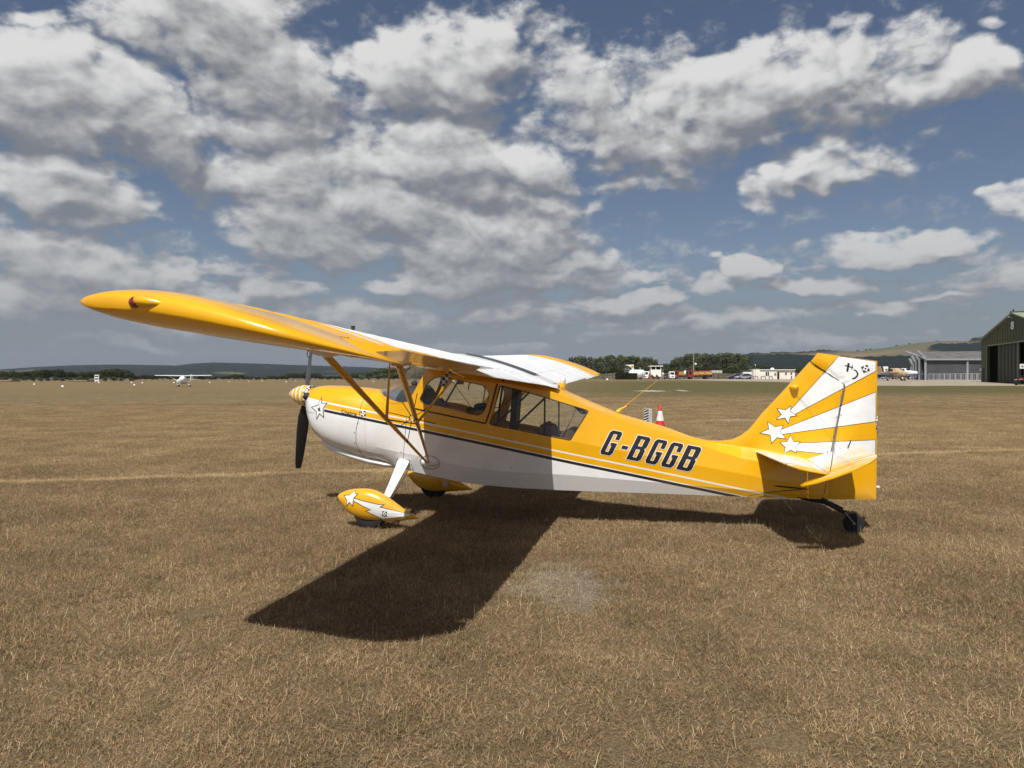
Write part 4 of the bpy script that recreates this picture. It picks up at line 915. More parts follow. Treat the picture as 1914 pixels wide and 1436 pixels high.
# ---- main gear: spring leg, wheel, spat
SP_T = [(.374, .322), (.345, .352), (.307, .372), (.24, .396), (.153, .410), (.07, .415), (-.009, .410), (-.08, .392), (-.151, .362), (-.27, .285), (-.36, .226), (-.448, .172), (-.528, .134), (-.545, .126)]
SP_B = [(.374, .318), (.36, .29), (.319, .240), (.226, .148), (.17, .117), (.122, .098), (.05, .084), (-.009, .078), (-.169, .080), (-.35, .100), (-.507, .117), (-.545, .120)]
SPW = [(.374, .004), (.35, .040), (.30, .068), (.2, .098), (.05, .112), (-.1, .104), (-.25, .075), (-.4, .042), (-.5, .018), (-.545, .006)]
def spat_col(N, U, V, Z_, co): return YEL
SPW_us = [.374, .37, .36, .345, .32, .29, .25, .2, .15, .1, .05, 0, -.06, -.12, -.18, -.25, -.32, -.4, -.47, -.52, -.545]
for sd in (1, -1):
    yc = .99*sd; mb = MB(); rs = []
    for u in SPW_us:
        zt, zb_, w = interp(SP_T, u), interp(SP_B, u), interp(SPW, u)
        rs.append([(u, yc+w*math.copysign(abs(math.cos(t))**.8, math.cos(t)), (zt+zb_)/2+(zt-zb_)/2*math.sin(t)) for t in [2*math.pi*k/28 for k in range(28)]])
    mb.rings(rs); spat = part(mb, 'wheel_spat', M_YEL, 50)
    wheel((-.01, yc, .188), .190, .13, M_DARK)
    mb = MB(); top, bot = (-.105, .27*sd, .665), (-.145, .92*sd, .30)
    mb.tube([(-.10, .22*sd, .668), (-.105, .31*sd, .655), (-.12, .40*sd, .605), (-.135, .70*sd, .43), (-.145, .90*sd, .315)], [(.066, .013), (.069, .013), (.067, .012), (.050, .010), (.040, .009)], 12, flat=(0, 0, 1))
    part(mb, 'gear_leg', M_WHT, 50)
    part(MB().tube([(-.21, .34*sd, .60), (-.195, .60*sd, .44), (-.19, .88*sd, .30)], .006, 6), 'brake_line', M_STEEL)
    part(MB().box(-.19, -.03, .27*sd if sd > 0 else -.34, .34*sd if sd > 0 else -.27, .640, .652), 'leg_clamp', M_DARK)
    if sd > 0:
        SPB = bvh_of(spat)
        def px2(x, y, v=1.08):      # print positions read off the photograph
            wx, wy = (x-CX)/FPX, 1.0; ru, rv, rz_ = wx*FX+wy*FY, wx*LX+wy*LY, -(y-HY)/FPX
            ox, oy = 1.264, -8.445; cu_, cv_ = ox*FX+oy*FY, ox*LX+oy*LY; t_ = (v-cv_)/rv; return (cu_+t_*ru, CAMH+t_*rz_)
        z6 = lambda x, y: px2(600+x/5.98, 820+y/5.98)
        bolt = [z6(355, 662), (z6(640, 735)), z6(700, 740), z6(660, 765), z6(1015, 872), z6(680, 903), z6(510, 805), z6(565, 795), z6(355, 685)]
        st6 = [z6(370, 582), z6(372, 622), z6(408, 618), z6(372, 660), z6(362, 748), z6(325, 710), z6(284, 752), z6(295, 690), z6(250, 637), z6(318, 633)]
        decal('spat_flash_rim', [[grow(bolt, .004)]], M_BLK, SPB, .0020, grid=.03); decal('spat_flash', [[grow(bolt, -.003)]], M_DEC_W, SPB, .0034, grid=.03)
        decal('spat_star_rim', [[grow(st6, .003)]], M_BLK, SPB, .0046, grid=.03); decal('spat_star', [[grow(st6, -.003)]], M_DEC_W, SPB, .0060, grid=.03)
        crest_sq(z6(707, 840), .034, .35+.6, SPB, name='spat_crest', o0=.006)
    else:
        mb = MB(); mb.lathe([(.045, -.006), (.045, .006)], Matrix.Translation((-.20, yc+.095, .20)) @ Matrix.Rotation(math.radians(90), 4, 'X'), 20); part(mb, 'brake_cover', M_STEEL)
        mb = MB(); mb.box(-.15, -.02, yc+.08, yc+.118, .30, .36); part(mb, 'axle_plate', M_DARK, None, .01)

# ---- wings
U_LE, U_TE = -.345, -1.80; CH = U_LE-U_TE
def camber(c):
    m_, p_ = .034, .4
    return np.where(c < p_, m_/p_**2*(2*p_*c-c*c), m_/(1-p_)**2*((1-2*p_)+2*p_*c-c*c))
def thick_(c): return .648*(.2969*np.sqrt(c)-.1260*c-.3516*c**2+.2843*c**3-.1030*c**4)
def chord_pt(c, v):                     # point on the chord line
    return U_LE-c*CH, 1.750+.0377*abs(v)-c*CH*.1883
CS = [0, .006, .018, .04, .075, .12, .18, .25, .33, .42, .52, .62, .70, .77]
def section(v, c0=0.0, c1=.77, dz=0.0, tk=1.0, rib=0.0, n=None):
    cs = [c for c in CS if c0 <= c <= c1+1e-6]
    up, lo = [], []
    for c in cs:
        u, z = chord_pt(c, v); cm = float(camber(c))*CH; t_ = float(thick_(np.float64(c)))*CH
        e = 0 if c < .10 else rib
        up.append((u, v, z+cm+t_*tk+e)); lo.append((u, v, z+cm-t_*tk*(1.0)-e*.6))
    return up[::-1]+lo[1:] if c0 == 0 else up[::-1]+lo
def top_color(N, U, V, Z_, co):
    a = N.m('ABSOLUTE', V)
    nrm = N.sep(N.node('ShaderNodeNewGeometry').outputs['Normal'])[2]
    upf = N.ss(nrm, -.05, .05)
    # yellow outer panel, bounded by a slanting edge with a white pinstripe pair
    e = N.m('SUBTRACT', a, N.m('MULTIPLY', N.m('SUBTRACT', U, -1.0), -.06))
    outer = STEP(N, e, 3.98, .003)
    p1 = N.m('MULTIPLY', STEP(N, e, 3.86, .003), N.m('SUBTRACT', 1.0, STEP(N, e, 3.92, .003)))
    p2 = N.m('MULTIPLY', STEP(N, e, 3.70, .003), N.m('SUBTRACT', 1.0, STEP(N, e, 3.80, .003)))
    f = N.m('MAXIMUM', outer, N.m('MAXIMUM', p1, p2))
    le = N.ss(N.m('ADD', U, N.m('MULTIPLY', a, .0)), -.36, -.355)
    top = N.mix(f, WHT, YEL)
    und = N.mix(1.0, YEL, YEL)
    rb = N.m('ABSOLUTE', N.m('SUBTRACT', N.m('FRACT', N.m('DIVIDE', N.m('SUBTRACT', a, .42-.145), .29)), .5))
    tape = N.m('MULTIPLY', N.m('SUBTRACT', 1.0, N.ss(N.m('ABSOLUTE', N.m('SUBTRACT', rb, .062)), .004, .012)), .16)
    top = N.mix(tape, top, (.45, .44, .42, 1)); und = N.mix(tape, und, (.40, .22, .02, 1))
    return N.mix(upf, und, top)
M_WING = paint('wing_paint', top_color, .30, .5)
RIBS = [.42+.29*i for i in range(15)]      # 0.42 .. 4.48
def span_stations(v0, v1, sd):
    st = []
    for r in RIBS:
        for dv, h in ((-.014, .0), (0, .006), (.014, .0)):
            if v0 < r+dv < v1: st.append((r+dv, h))
        if v0 < r+.145 < v1: st.append((r+.145, -.006))
    st.append((v0, 0)); st.append((v1, 0)); st.sort(); return [(sd*v, h) for v, h in st]
V_ROOT, V_TIP0 = .335, 4.60
def tilt_pts(ring, ang, hinge_c=.775):
    out = []
    for u, v, z in ring:
        hu, hz = chord_pt(hinge_c, v); hz += float(camber(hinge_c))*CH*.5
        du, dz = u-hu, z-hz; a = ang; out.append((hu+du*math.cos(a)+dz*math.sin(a), v, hz-du*math.sin(a)+dz*math.cos(a)))
    return out
def te_ring(v, rib=0, ang=0.0):
    cs = [.752, .79, .85, .91, .96, 1.0]; up, lo = [], []
    for c in cs:
        u, z = chord_pt(c, v); cm = float(camber(np.float64(c)))*CH; t_ = max(float(thick_(np.float64(c)))*CH, .003)*(.80 if c < .78 else 1)
        up.append((u, v, z+cm+t_+rib*(1 if c < .97 else .2))); lo.append((u, v, z+cm-t_))
    return tilt_pts(up[::-1]+lo, ang)
SPAN_A0, SPAN_A1 = 2.78, 4.60
for sd in (1, -1):
    mb = MB(); mb.rings([section(v, rib=h) for v, h in span_stations(V_ROOT, V_TIP0, sd)])
    part(mb, 'wing', M_WING, 25)['label'] = 'near wing' if sd > 0 else 'far wing'
    ta = math.radians(11 if sd > 0 else -4)
    mb = MB(); mb.rings([te_ring(v, h, 0) for v, h in span_stations(V_ROOT-.01, SPAN_A0-.001, sd)]); part(mb, 'flap', M_WING, 25)
    mb = MB(); mb.rings([te_ring(v, h, ta) for v, h in span_stations(SPAN_A0+.002, SPAN_A1, sd)]); part(mb, 'aileron', M_WING, 25)
    # moulded tip
    rs = []; K = 12
    def vt(c):                          # tip outline in plan
        le = max(0, 1-((.11-c)/.11))**1 if c < .11 else 1
        v_ = 5.085+.04*math.sin(math.pi*min(1, c/.62*.5)) if c < .62 else 5.125-.40*((c-.62)/.38)**2.2
        return v_-(.02*(1-c/.10)**2.5 if c < .10 else 0)
    cs = CS+[.85, .93, 1.0]
    for j in range(K+1):
        w = math.sin(math.pi/2*j/K); up, lo = [], []
        for c in cs:
            v = V_TIP0+(vt(c)-V_TIP0)*w; fl = .14+.30*max(0, 1-c/.25); fall = fl+(1-fl)*math.sqrt(max(0, 1-w**6)); falo = fl+(1-fl)*max(0, 1-w**5)**.6
            u, z = chord_pt(c, v); cm = float(camber(np.float64(c)))*CH; t_ = max(float(thick_(np.float64(c)))*CH, .004)
            mid = cm-t_*.08
            up.append((u, sd*v, z+mid+(cm+t_-mid)*fall)); lo.append((u, sd*v, z+mid+(cm-t_-mid)*falo))
        rs.append(up[::-1]+lo[1:])
    mb = MB(); mb.rings(rs, cap=(True, False)); nn = len(cs); b0 = len(mb.v)-len(rs[-1])
    qs = [(b0+nn-1-k, b0+nn-2-k, b0+nn+k, b0+nn-1+k) if k else (b0+nn-1, b0+nn-2, b0+nn) for k in range(nn-1)]
    mb.f += qs; mb.mi += [0]*len(qs); tipo = part(mb, 'wing_tip', M_YEL, 70)
    # navigation light in a teardrop fairing
    lu, lv, lz = -.735, 5.112, 1.930
    mb = MB(); mb.rings([[(lu+x_, sd*(lv-.02+r_*1.0*max(0, math.cos(t))), lz+.0-x_*-.12+r_*.72*math.sin(t)) for t in [2*math.pi*k/16 for k in range(16)]] for x_, r_ in ((.035, .030), (.03, .040), (.0, .045), (-.03, .043), (-.08, .030), (-.135, .004))])
    part(mb, 'light_fairing', M_YEL, 60)
    mb = MB(); mb.ball((lu+.040, sd*(lv-.012), lz-.004), (.036, .032, .029)); part(mb, 'navigation_light', M_REDL if sd > 0 else plain('green_lens', (.01, .25, .05), .15), 60)
    # tie-down and strut shoe under the wing
    f1, r1_, base = (-.545, 3.06*sd, 1.785), (-1.17, 3.06*sd, 1.672), (-.42, .41*sd, .632)
    mb = MB(); rs = []
    for x_, w_, h_ in ((.22, .004, .004), (.16, .030, .05), (.05, .046, .085), (-.06, .046, .085), (-.16, .03, .045), (-.24, .004, .006)):
        rs.append([(f1[0]+x_, f1[1]+w_*math.cos(t)*1.2, f1[2]+.038+x_*.19-h_*max(0, math.sin(t))) for t in [math.pi*k/10 for k in range(11)]]+[(f1[0]+x_, f1[1]-w_*1.2*0, f1[2]+.062+x_*.19)])
    mb.rings(rs); part(mb, 'strut_shoe', M_WHT, 60)
    mb = MB(); rg = [(f1[0]+.085+.020*math.cos(t), f1[1]+.02*sd, f1[2]-.030+.026*math.sin(t)) for t in [2*math.pi*k/14 for k in range(15)]]; mb.tube(rg, .0035, 6, cap=False); part(mb, 'tie_down_ring', M_STEEL)
    part(MB().tube([f1, base], (.030, .0125), 14, flat=(1, 0, .2)), 'wing_strut', M_YEL, 60)
    part(MB().tube([r1_, (base[0]-.025, base[1], base[2]+.005)], (.027, .0115), 14, flat=(1, 0, .2)), 'wing_strut', M_YEL, 60)
    part(MB().box(r1_[0]-.05, r1_[0]+.05, r1_[1]-.035, r1_[1]+.035, r1_[2]-.01, r1_[2]+.03), 'strut_bracket', M_YEL, None, .006)
    fm = [f1[i]+(base[i]-f1[i])*.52 for i in range(3)]; rm = [r1_[i]+(base[i]-r1_[i])*.50 for i in range(3)]
    def undersk(u, v): c = (U_LE-u)/CH; u_, z_ = chord_pt(c, v); return z_+float(camber(np.float64(c)))*CH-float(thick_(np.float64(c)))*CH
    part(MB().tube([fm, (fm[0]-.06, fm[1]+.06*sd, undersk(fm[0]-.06, fm[1]))], (.016, .007), 10, flat=(1, 0, .2)), 'jury_strut_and_shadow_bar', M_YEL, 60)
    part(MB().tube([rm, (-1.22, rm[1]+.05*sd, undersk(-1.22, rm[1]))], (.014, .006), 10, flat=(1, 0, .2)), 'jury_strut_and_shadow_bar', M_YEL, 60)
    part(MB().tube([fm, rm], (.007, .005), 8, flat=(0, 0, 1)), 'jury_strut_and_shadow_bar', M_DARK, 60)  # dark bar stands for the jury struts' shadow line on the fuselage
    # fairing where the struts meet the fuselage
    mb = MB(); mb.ball((-.43, .345*sd, .630), (.105, .052, .052), 18, 12); part(mb, 'strut_fairing', M_WHT, 60)
    # aileron spade on its arm
    sv = 2.95*sd; hu, hz = chord_pt(.80, sv)
    part(MB().tube([(hu, sv, hz), (hu+.02, sv-.45*sd, hz-.06), (-1.335, 2.42*sd, 1.60)], .008, 6), 'spade_arm', M_YEL)
    mb = MB(); mb.rings([[(-1.378, v_, 1.612), (-1.338, v_, 1.645), (-1.255, v_, 1.535), (-1.292, v_, 1.505)] for v_ in (2.40*sd, 2.41*sd)]); part(mb, 'aileron_spade', M_CHK, None)
    for vv in (2.95, 3.7, 4.45): hu2, hz2 = chord_pt(.785, vv); part(MB().box(hu2-.025, hu2+.02, vv*sd-.008, vv*sd+.008, hz2-.020, hz2+.0), 'aileron_hinge', M_YEL)
    if sd > 0: part(MB().tube([(-.80, 3.05*sd, 1.93), (-.80, 3.05*sd, 1.962)], [.012, .018], 8), 'fuel_cap', M_DARK)
# strut fairing outline and the shape between the wings
seam([(-.43+.118*math.cos(t), .625+.078*math.sin(t)) for t in [2*math.pi*k/28 for k in range(29)]], .005, 'fairing_seam')
mb = MB(); rs = []
for v, e in ((-V_ROOT, 0), (-.2, .008), (0, .012), (.2, .008), (V_ROOT, 0)):
    up, lo = [], []
    for c in CS+[.85, .93, 1.0]:
        u, z = chord_pt(c, V_ROOT); cm = float(camber(np.float64(c)))*CH; t_ = max(float(thick_(np.float64(c)))*CH, .004)
        up.append((u, v, z+cm+t_+(e+.018*(1 if abs(v) < .33 else 0))*min(1, c*5))); lo.append((u, v, z+cm-t_*.2))
    rs.append(up[::-1]+lo[1:])
mb.rings(rs); part(mb, 'centre_section', M_WHT, 30)
mb = MB(); pr = []
for v in (-.20, -.1, 0, .1, .20):
    row = []
    for c in (.30, .38, .46, .54, .62, .70, .78, .86):
        u, z = chord_pt(c, V_ROOT); cm = float(camber(np.float64(c)))*CH; t_ = float(thick_(np.float64(c)))*CH; row.append((u, v, z+cm+t_+.030+.014*(1-(v/.2)**2)))
    pr.append(row)
mb.rings(pr, closed=False, cap=(False, False)); part(mb, 'skylight', plain('smoked_perspex', (.03, .032, .036), .30), 40)
# white root cuffs
for sd in (1, -1):
    mb = MB(); rs = []
    for c in (.70, .80, .90, 1.0, 1.06):
        u, z = chord_pt(min(c, 1.0), V_ROOT); u -= max(0, c-1)*CH; z -= max(0, c-1)*CH*.2; cm = float(camber(np.float64(min(c, 1.0))))*CH
        rs.append([(u, sd*.20, z+cm+.03), (u, sd*(V_ROOT+.02), z+cm+.026), (u, sd*(V_ROOT+.02), z+cm-.006), (u, sd*.20, z+cm-.01)])
    mb.rings(rs); part(mb, 'wing_root_cuff', M_WHT, 30)

# ---- propeller and spinner
pa = math.radians(5.5)
PC = Vector((1.30, 0, 1.360)); AX = Matrix.Translation((1.262, 0, 1.358)) @ Matrix.Rotation(math.radians(90)-pa, 4, 'Y')
def spin_col(N, U, V, Z_, co):
    t_ = N.m('MULTIPLY', N.m('SUBTRACT', U, 1.262), 1.0); w_ = N.m('FRACT', N.m('DIVIDE', t_, .062)); return N.mix(N.m('GREATER_THAN', w_, .64), YEL, WHT)
mb = MB(); mb.lathe([(.124, .0), (.132, .008), (.131, .05), (.124, .09), (.111, .13), (.091, .175), (.064, .215), (.037, .247), (.013, .265), (.002, .270)], AX, 32); part(mb, 'spinner', paint('spinner_paint', spin_col), 50)
mb = MB(); mb.lathe([(.11, -.055), (.131, -.052), (.132, .008)], AX, 32); part(mb, 'spinner_backplate', M_CHK, 40)
PR = math.radians(8.5)
for sgn in (-1, 1):
    mb = MB(); rs = []
    for r_, ch_, tw, th_ in ((.06, .060, 70, .03), (.14, .090, 62, .026), (.26, .135, 52, .020), (.45, .138, 45, .014), (.65, .120, 39, .010), (.84, .092, 36, .006), (.905, .070, 34, .005), (.914, .058, 34, .003)):
        ring = []; tw_ = math.radians(tw)
        for k in range(12):
            t = 2*math.pi*k/12; a_, b_ = ch_/2*math.cos(t), th_/2*math.sin(t)
            # local: along blade = r_, chord in (tangential, axial)
            ta_, ax_ = a_*math.cos(tw_)-b_*math.sin(tw_), a_*math.sin(tw_)+b_*math.cos(tw_)
            p = Vector((ax_, -ta_*sgn, r_*sgn)); p = Matrix.Rotation(math.radians(-3), 3, 'X') @ p; p = Matrix.Rotation(-PR, 3, 'Y') @ p; ring.append(PC+p)
        rs.append(ring)
    mb.rings(rs); part(mb, 'propeller_blade', plain('blade_paint', (.014, .014, .015), .4) if sgn < 0 else plain('blade_paint_lit', (.085, .087, .09), .45), 50)  # upper blade gets a greyer copy, its lit look put into the colour

# ---- cabin: floor, seats, tubes, panel, belts
mb = MB(); mb.box(-2.0, -.35, -.29, .29, .68, .70); part(mb, 'cabin_floor', M_DARK)
def dash(u, k):        # arched section of the instrument panel and its padded hood
    return [(u, v, z) for v, z in ((-.33, 1.20), (.33, 1.20), (.33, k-.10), (.28, k-.04), (.18, k), (-.18, k), (-.28, k-.04), (-.33, k-.10))]
mb = MB(); mb.rings([dash(-.02, 1.43), dash(-.10, 1.485), dash(-.24, 1.495), dash(-.27, 1.46)]); part(mb, 'instrument_panel', M_DARK, 40)
mb = MB(); mb.rings([[(u, v, z) for v, z in ((-w_, k-.06-dz), (w_, k-.06-dz), (w_*.95, k-dz), (w_*.5, k-dz*.25), (0, k), (-w_*.5, k-dz*.25), (-w_*.95, k-dz))] for u, w_, k, dz in ((.275, .08, 1.436, .004), (.20, .19, 1.440, .03), (.12, .27, 1.442, .05), (.05, .315, 1.444, .07), (-.015, .335, 1.445, .09))]); part(mb, 'glareshield', M_GREY, 40)
mb = MB(); mb.ball((-.12, .02, 1.515), (.035, .05, .035)); part(mb, 'compass', M_DARK, 60)
for x0 in (-.86, -1.68):
    mb = MB(); mb.box(x0+.02, x0+.44, -.21, .21, .84, .95); part(mb, 'seat_cushion', M_BROWN if x0 < -1 else M_DARK, 40, .03)
    mb = MB(); mb.box(-.045, .045, -.21, .21, 0, .20 if x0 > -1 else .16, Matrix.Translation((x0, 0, .92)) @ Matrix.Rotation(-.20, 4, 'Y')); part(mb, 'seat_back', M_BROWN if x0 < -1 else M_DARK, 40, .03)
mb = MB(); mb.tube([(-1.98, -.30, .93), (-1.98, .28, .93)], .085, 14); part(mb, 'rolled_blanket', M_BROWN, 50)
mb = MB(); mb.tube([(-1.72, .25, .98), (-1.72, -.25, .98)], .075, 14); part(mb, 'rolled_blanket', plain('tan_roll', (.16, .10, .065), .8), 50)
for a, b, r_ in (((-1.17, .30, 1.05), (-1.62, .31, 1.47), .011), ((-1.42, .30, 1.06), (-1.78, .30, 1.40), .011), ((-1.735, .30, .96), (-1.735, .30, 1.40), .010), ((-1.89, .30, .96), (-1.89, .29, 1.35), .009)): part(MB().tube([a, b], r_, 8), 'cabin_tube', M_DARK)
for sd in (1, -1):
    for a, b, r_ in (((-1.20, .345*sd, 1.0), (-1.28, .33*sd, 1.56), .013), ((-.25, .34*sd, 1.36), (-.42, .31*sd, 1.72), .014)): part(MB().tube([a, b], r_, 8), 'cabin_tube', M_DARK)
part(MB().tube([(-1.93, .27, .95), (-2.02, .27, 1.12), (-2.08, .26, 1.26)], [(.030, .004), (.022, .004), (.030, .004)], 8), 'seat_belt', M_GREY)
part(MB().tube([(-2.06, .20, 1.27), (-2.16, .26, 1.20)], [(.03, .02), (.05, .02)], 8), 'belt_reel', M_DARK)
mb = MB(); mb.rings([[(-1.30, -.10, .98), (-1.36, -.10, .98), (-1.36, .16, .98), (-1.30, .16, .98)], [(-1.33, -.08, 1.52), (-1.41, -.08, 1.52), (-1.41, .12, 1.52), (-1.33, .12, 1.52)]]); part(mb, 'hanging_curtain', M_DARK, None, .01)
part(MB().tube([(-.60, .20, 1.60), (-.90, .22, 1.22)], .0035, 5), 'control_cable', M_DARK); part(MB().tube([(-.88, .0, 1.58), (-1.08, -.1, 1.30)], .0035, 5), 'headset_cord', M_DARK)
mb = MB(); mb.ball((-.90, .05, 1.545), (.03, .03, .035)); mb.tube([(-.86, .05, 1.56), (-.80, .05, 1.50), (-.79, .05, 1.44)], .006, 6); part(mb, 'headset', M_DARK)
mb = MB(); mb.ball((-.97, .10, 1.25), (.10, .08, .045)); mb.ball((-.86, .15, 1.215), (.06, .06, .03)); part(mb, 'folded_jacket', M_DARK, 60)
mb = MB(); mb.rings([[(-.30, .30, 1.28), (-.62, .30, 1.24), (-.52, .30, 1.35), (-.36, .30, 1.35)], [(-.30, .18, 1.28), (-.62, .18, 1.24), (-.52, .18, 1.35), (-.36, .18, 1.35)]]); part(mb, 'throttle_quadrant', M_GREY)
part(MB().tube([(-.60, .335, 1.28), (-.78, .33, 1.58)], [(.02, .01)]*2, 8), 'window_divider', M_GREY)
mb = MB(); mb.box(-.62, -.54, -.33, -.325, 1.50, 1.55); part(mb, 'far_window_card', plain('red_card', (.5, .06, .05), .5))
# ---- sighting rods fixed to the rear strut
fr = [(-1.17+(-.445+1.17)*.44), 3.06+(.41-3.06)*.44, 1.672+(.637-1.672)*.44]
sg = MB(); c_ = Vector((fr[0]+.02, fr[1]+.03, fr[2]))
for a_ in range(0, 360, 45):
    e_ = Vector((math.cos(math.radians(a_+12)), 0, math.sin(math.radians(a_+12))))*(.17 if a_ % 90 else .23); sg.tube([c_+e_*.12, c_+e_], .0035, 6)
sg.tube([c_+Vector((.028*math.cos(t), 0, .028*math.sin(t))) for t in [2*math.pi*k/16 for k in range(17)]], .004, 6, cap=False)
part(sg, 'sighting_rods', M_DARK)
# ================================================================ things standing on the airfield
def T(name, px, dist, rz=0.0, dz=0.0, **k):
    x, y, z = place(px, dist); return empty(name, (x, y, z+dz), rz, **k)
def M(px, dist): return px/FPX*dist           # photograph pixels to metres at a distance
M_CREAM = plain('cream_panel', (.84, .80, .70), .6); M_RED = plain('red_paint', (.22, .032, .028), .5, coat=.1); M_FUELY = plain('yellow_band', (.50, .30, .07), .5)
M_CONC = plain('concrete', (.33, .31, .28), .9, var=.25); M_GRND = plain('grey_metal', (.30, .31, .32), .5, .3); M_BLUE = plain('blue_paint', (.02, .07, .22), .35, coat=.5)
M_GLD = plain('dark_window', (.015, .018, .022), .08, coat=1.0, spec=.8); M_TAN = plain('tan_cover', (.45, .33, .20), .8)
M_WS = plain('sheet_white', (.84, .84, .83), .4); M_DKG = plain('dark_green', (.03, .05, .04), .6)

# ---- road cone and striped marker just beyond the fuselage
D_ = 22.0; r = T('traffic_cone', 1234, D_, label='red traffic cone with a broad white sleeve behind the fuselage', cat='traffic cone')
M_CONE = plain('cone_red', (.62, .035, .022), .45)
mb = MB(); mb.box(-.21, .21, -.21, .21, 0, .035); mb.build('base', M_CONE, r, None, .012)
mb = MB(); mb.lathe([(.168, .035), (.150, .11), (.117, .275)], None, 24); mb.lathe([(.058, .57), (.030, .755), (.026, .76)], None, 24); mb.build('cone_body', M_CONE, r, 40)
mb = MB(); mb.lathe([(.120, .272), (.118, .28), (.063, .565), (.060, .572)], None, 24); mb.build('reflective_sleeve', plain('sleeve_white', (.72, .72, .70), .5), r, 40)
D_ = 21.0; r = T('marker_board', 1211, D_, .0, label='white angled marker board with black diagonal stripes beside the red cone', cat='marker board')
w = M(8, D_); mb = MB(); mb.rings([[(-w*.95, 0, 0), (0, -.13, 0), (w*.95, -.02, 0), (w*.70, .10, 0), (-w*.7, .10, 0)], [(-w*.95, 0, .70), (0, -.13, .70), (w*.95, -.02, .685), (w*.70, .10, .685), (-w*.7, .10, .70)]])
M_MW = plain('marker_white', (.76, .76, .74), .45); mb.build('board', M_MW, r, None)
for k in range(9):
    z0 = .02+k*.078; a, b = Vector((-w*.93, -.006, 0)), Vector((-.005, -.1335, 0)); pr = []
    for p, dz in ((a, 0), (b, .065), (b, .105), (a, .04)): pr.append((p.x, p.y-.001, min(.695, z0+dz)))
    MB().add(pr, [(0, 1, 2, 3)]).build('black_stripe', M_BLK, r)

# ---- white runway edge markers
MARK = [(64, 719), (117, 723.2), (185, 716), (251, 720.2), (246, 715.9), (266, 716.2), (325, 716), (392, 715.6), (428, 714), (465, 713.4), (490, 713), (535, 714), (552, 712.6)]
proto = None
for i, (px, py) in enumerate(MARK):
    dist = FPX*CAMH/(py-HY)
    for _ in range(12): dist = FPX*(CAMH-gz((px-CX)/FPX*dist, dist))/(py-HY)
    dist = min(dist, 400); x, y, z = place(px, dist); s = .62 if dist < 200 else .72
    if proto is None:
        proto = empty('runway_marker', (x, y, z)); mb = MB(); mb.lathe([(.42, 0), (.30, .22), (.12, .46), (.02, .52)], None, 14); mb.build('marker_cone', M_MW, proto, 50); o = proto
    else: o = copy_tree(proto); o.location = (x, y, z)
    o.scale = (s, s, s); tag(o, 'small white edge marker on the grass of the left airfield', 'runway marker', 'white markers along the runway edge')
for px, py in [(1135, 711.5), (698, 711.5)]:
    o = copy_tree(proto); o.location = place(px, 150 if px > 1000 else 300); o.scale = (.6,)*3; tag(o, 'white marker beside the clipped hedge' if px > 1000 else 'white marker beyond the cabin windows', 'runway marker', 'white markers along the runway edge')

# ---- white board with two dark bands
r = T('signal_board', 181, 300, label='white upright board with two black bands at the left field edge', cat='board')
w, h = M(4, 300), M(12, 300); mb = MB(); mb.box(-w, w, -.1, .1, .5, h+.5); mb.build('board', M_WS, r)
for z0 in (.25, .66): MB().box(-w*.78, w*.78, -.14, -.103, .5+h*z0, .5+h*(z0+.20)).build('black_band', M_BLK, r)
for s_ in (-1, 1): MB().box(s_*w*.8-.08, s_*w*.8+.08, -.08, .08, -.1, .5).build('leg', M_WS, r)
r = T('straw_bank', 5, 380, label='pale strip of tall straw at the far left field edge', cat='crop strip'); MB().box(-20, M(25, 380), -4, 4, 0, .9).build('straw', plain('pale_straw', (.33, .25, .15), .9, var=.4, scale=1.5, bump=1), r, None, .3)
r = T('straw_bank', 154, 380, label='pale strip of tall straw under the white signal board', cat='crop strip'); MB().box(-M(17, 380), M(17, 380), -4, 4, 0, .8).build('straw', plain('pale_straw_far', (.30, .23, .14), .9, var=.4, scale=1.5, bump=1), r, None, .3)

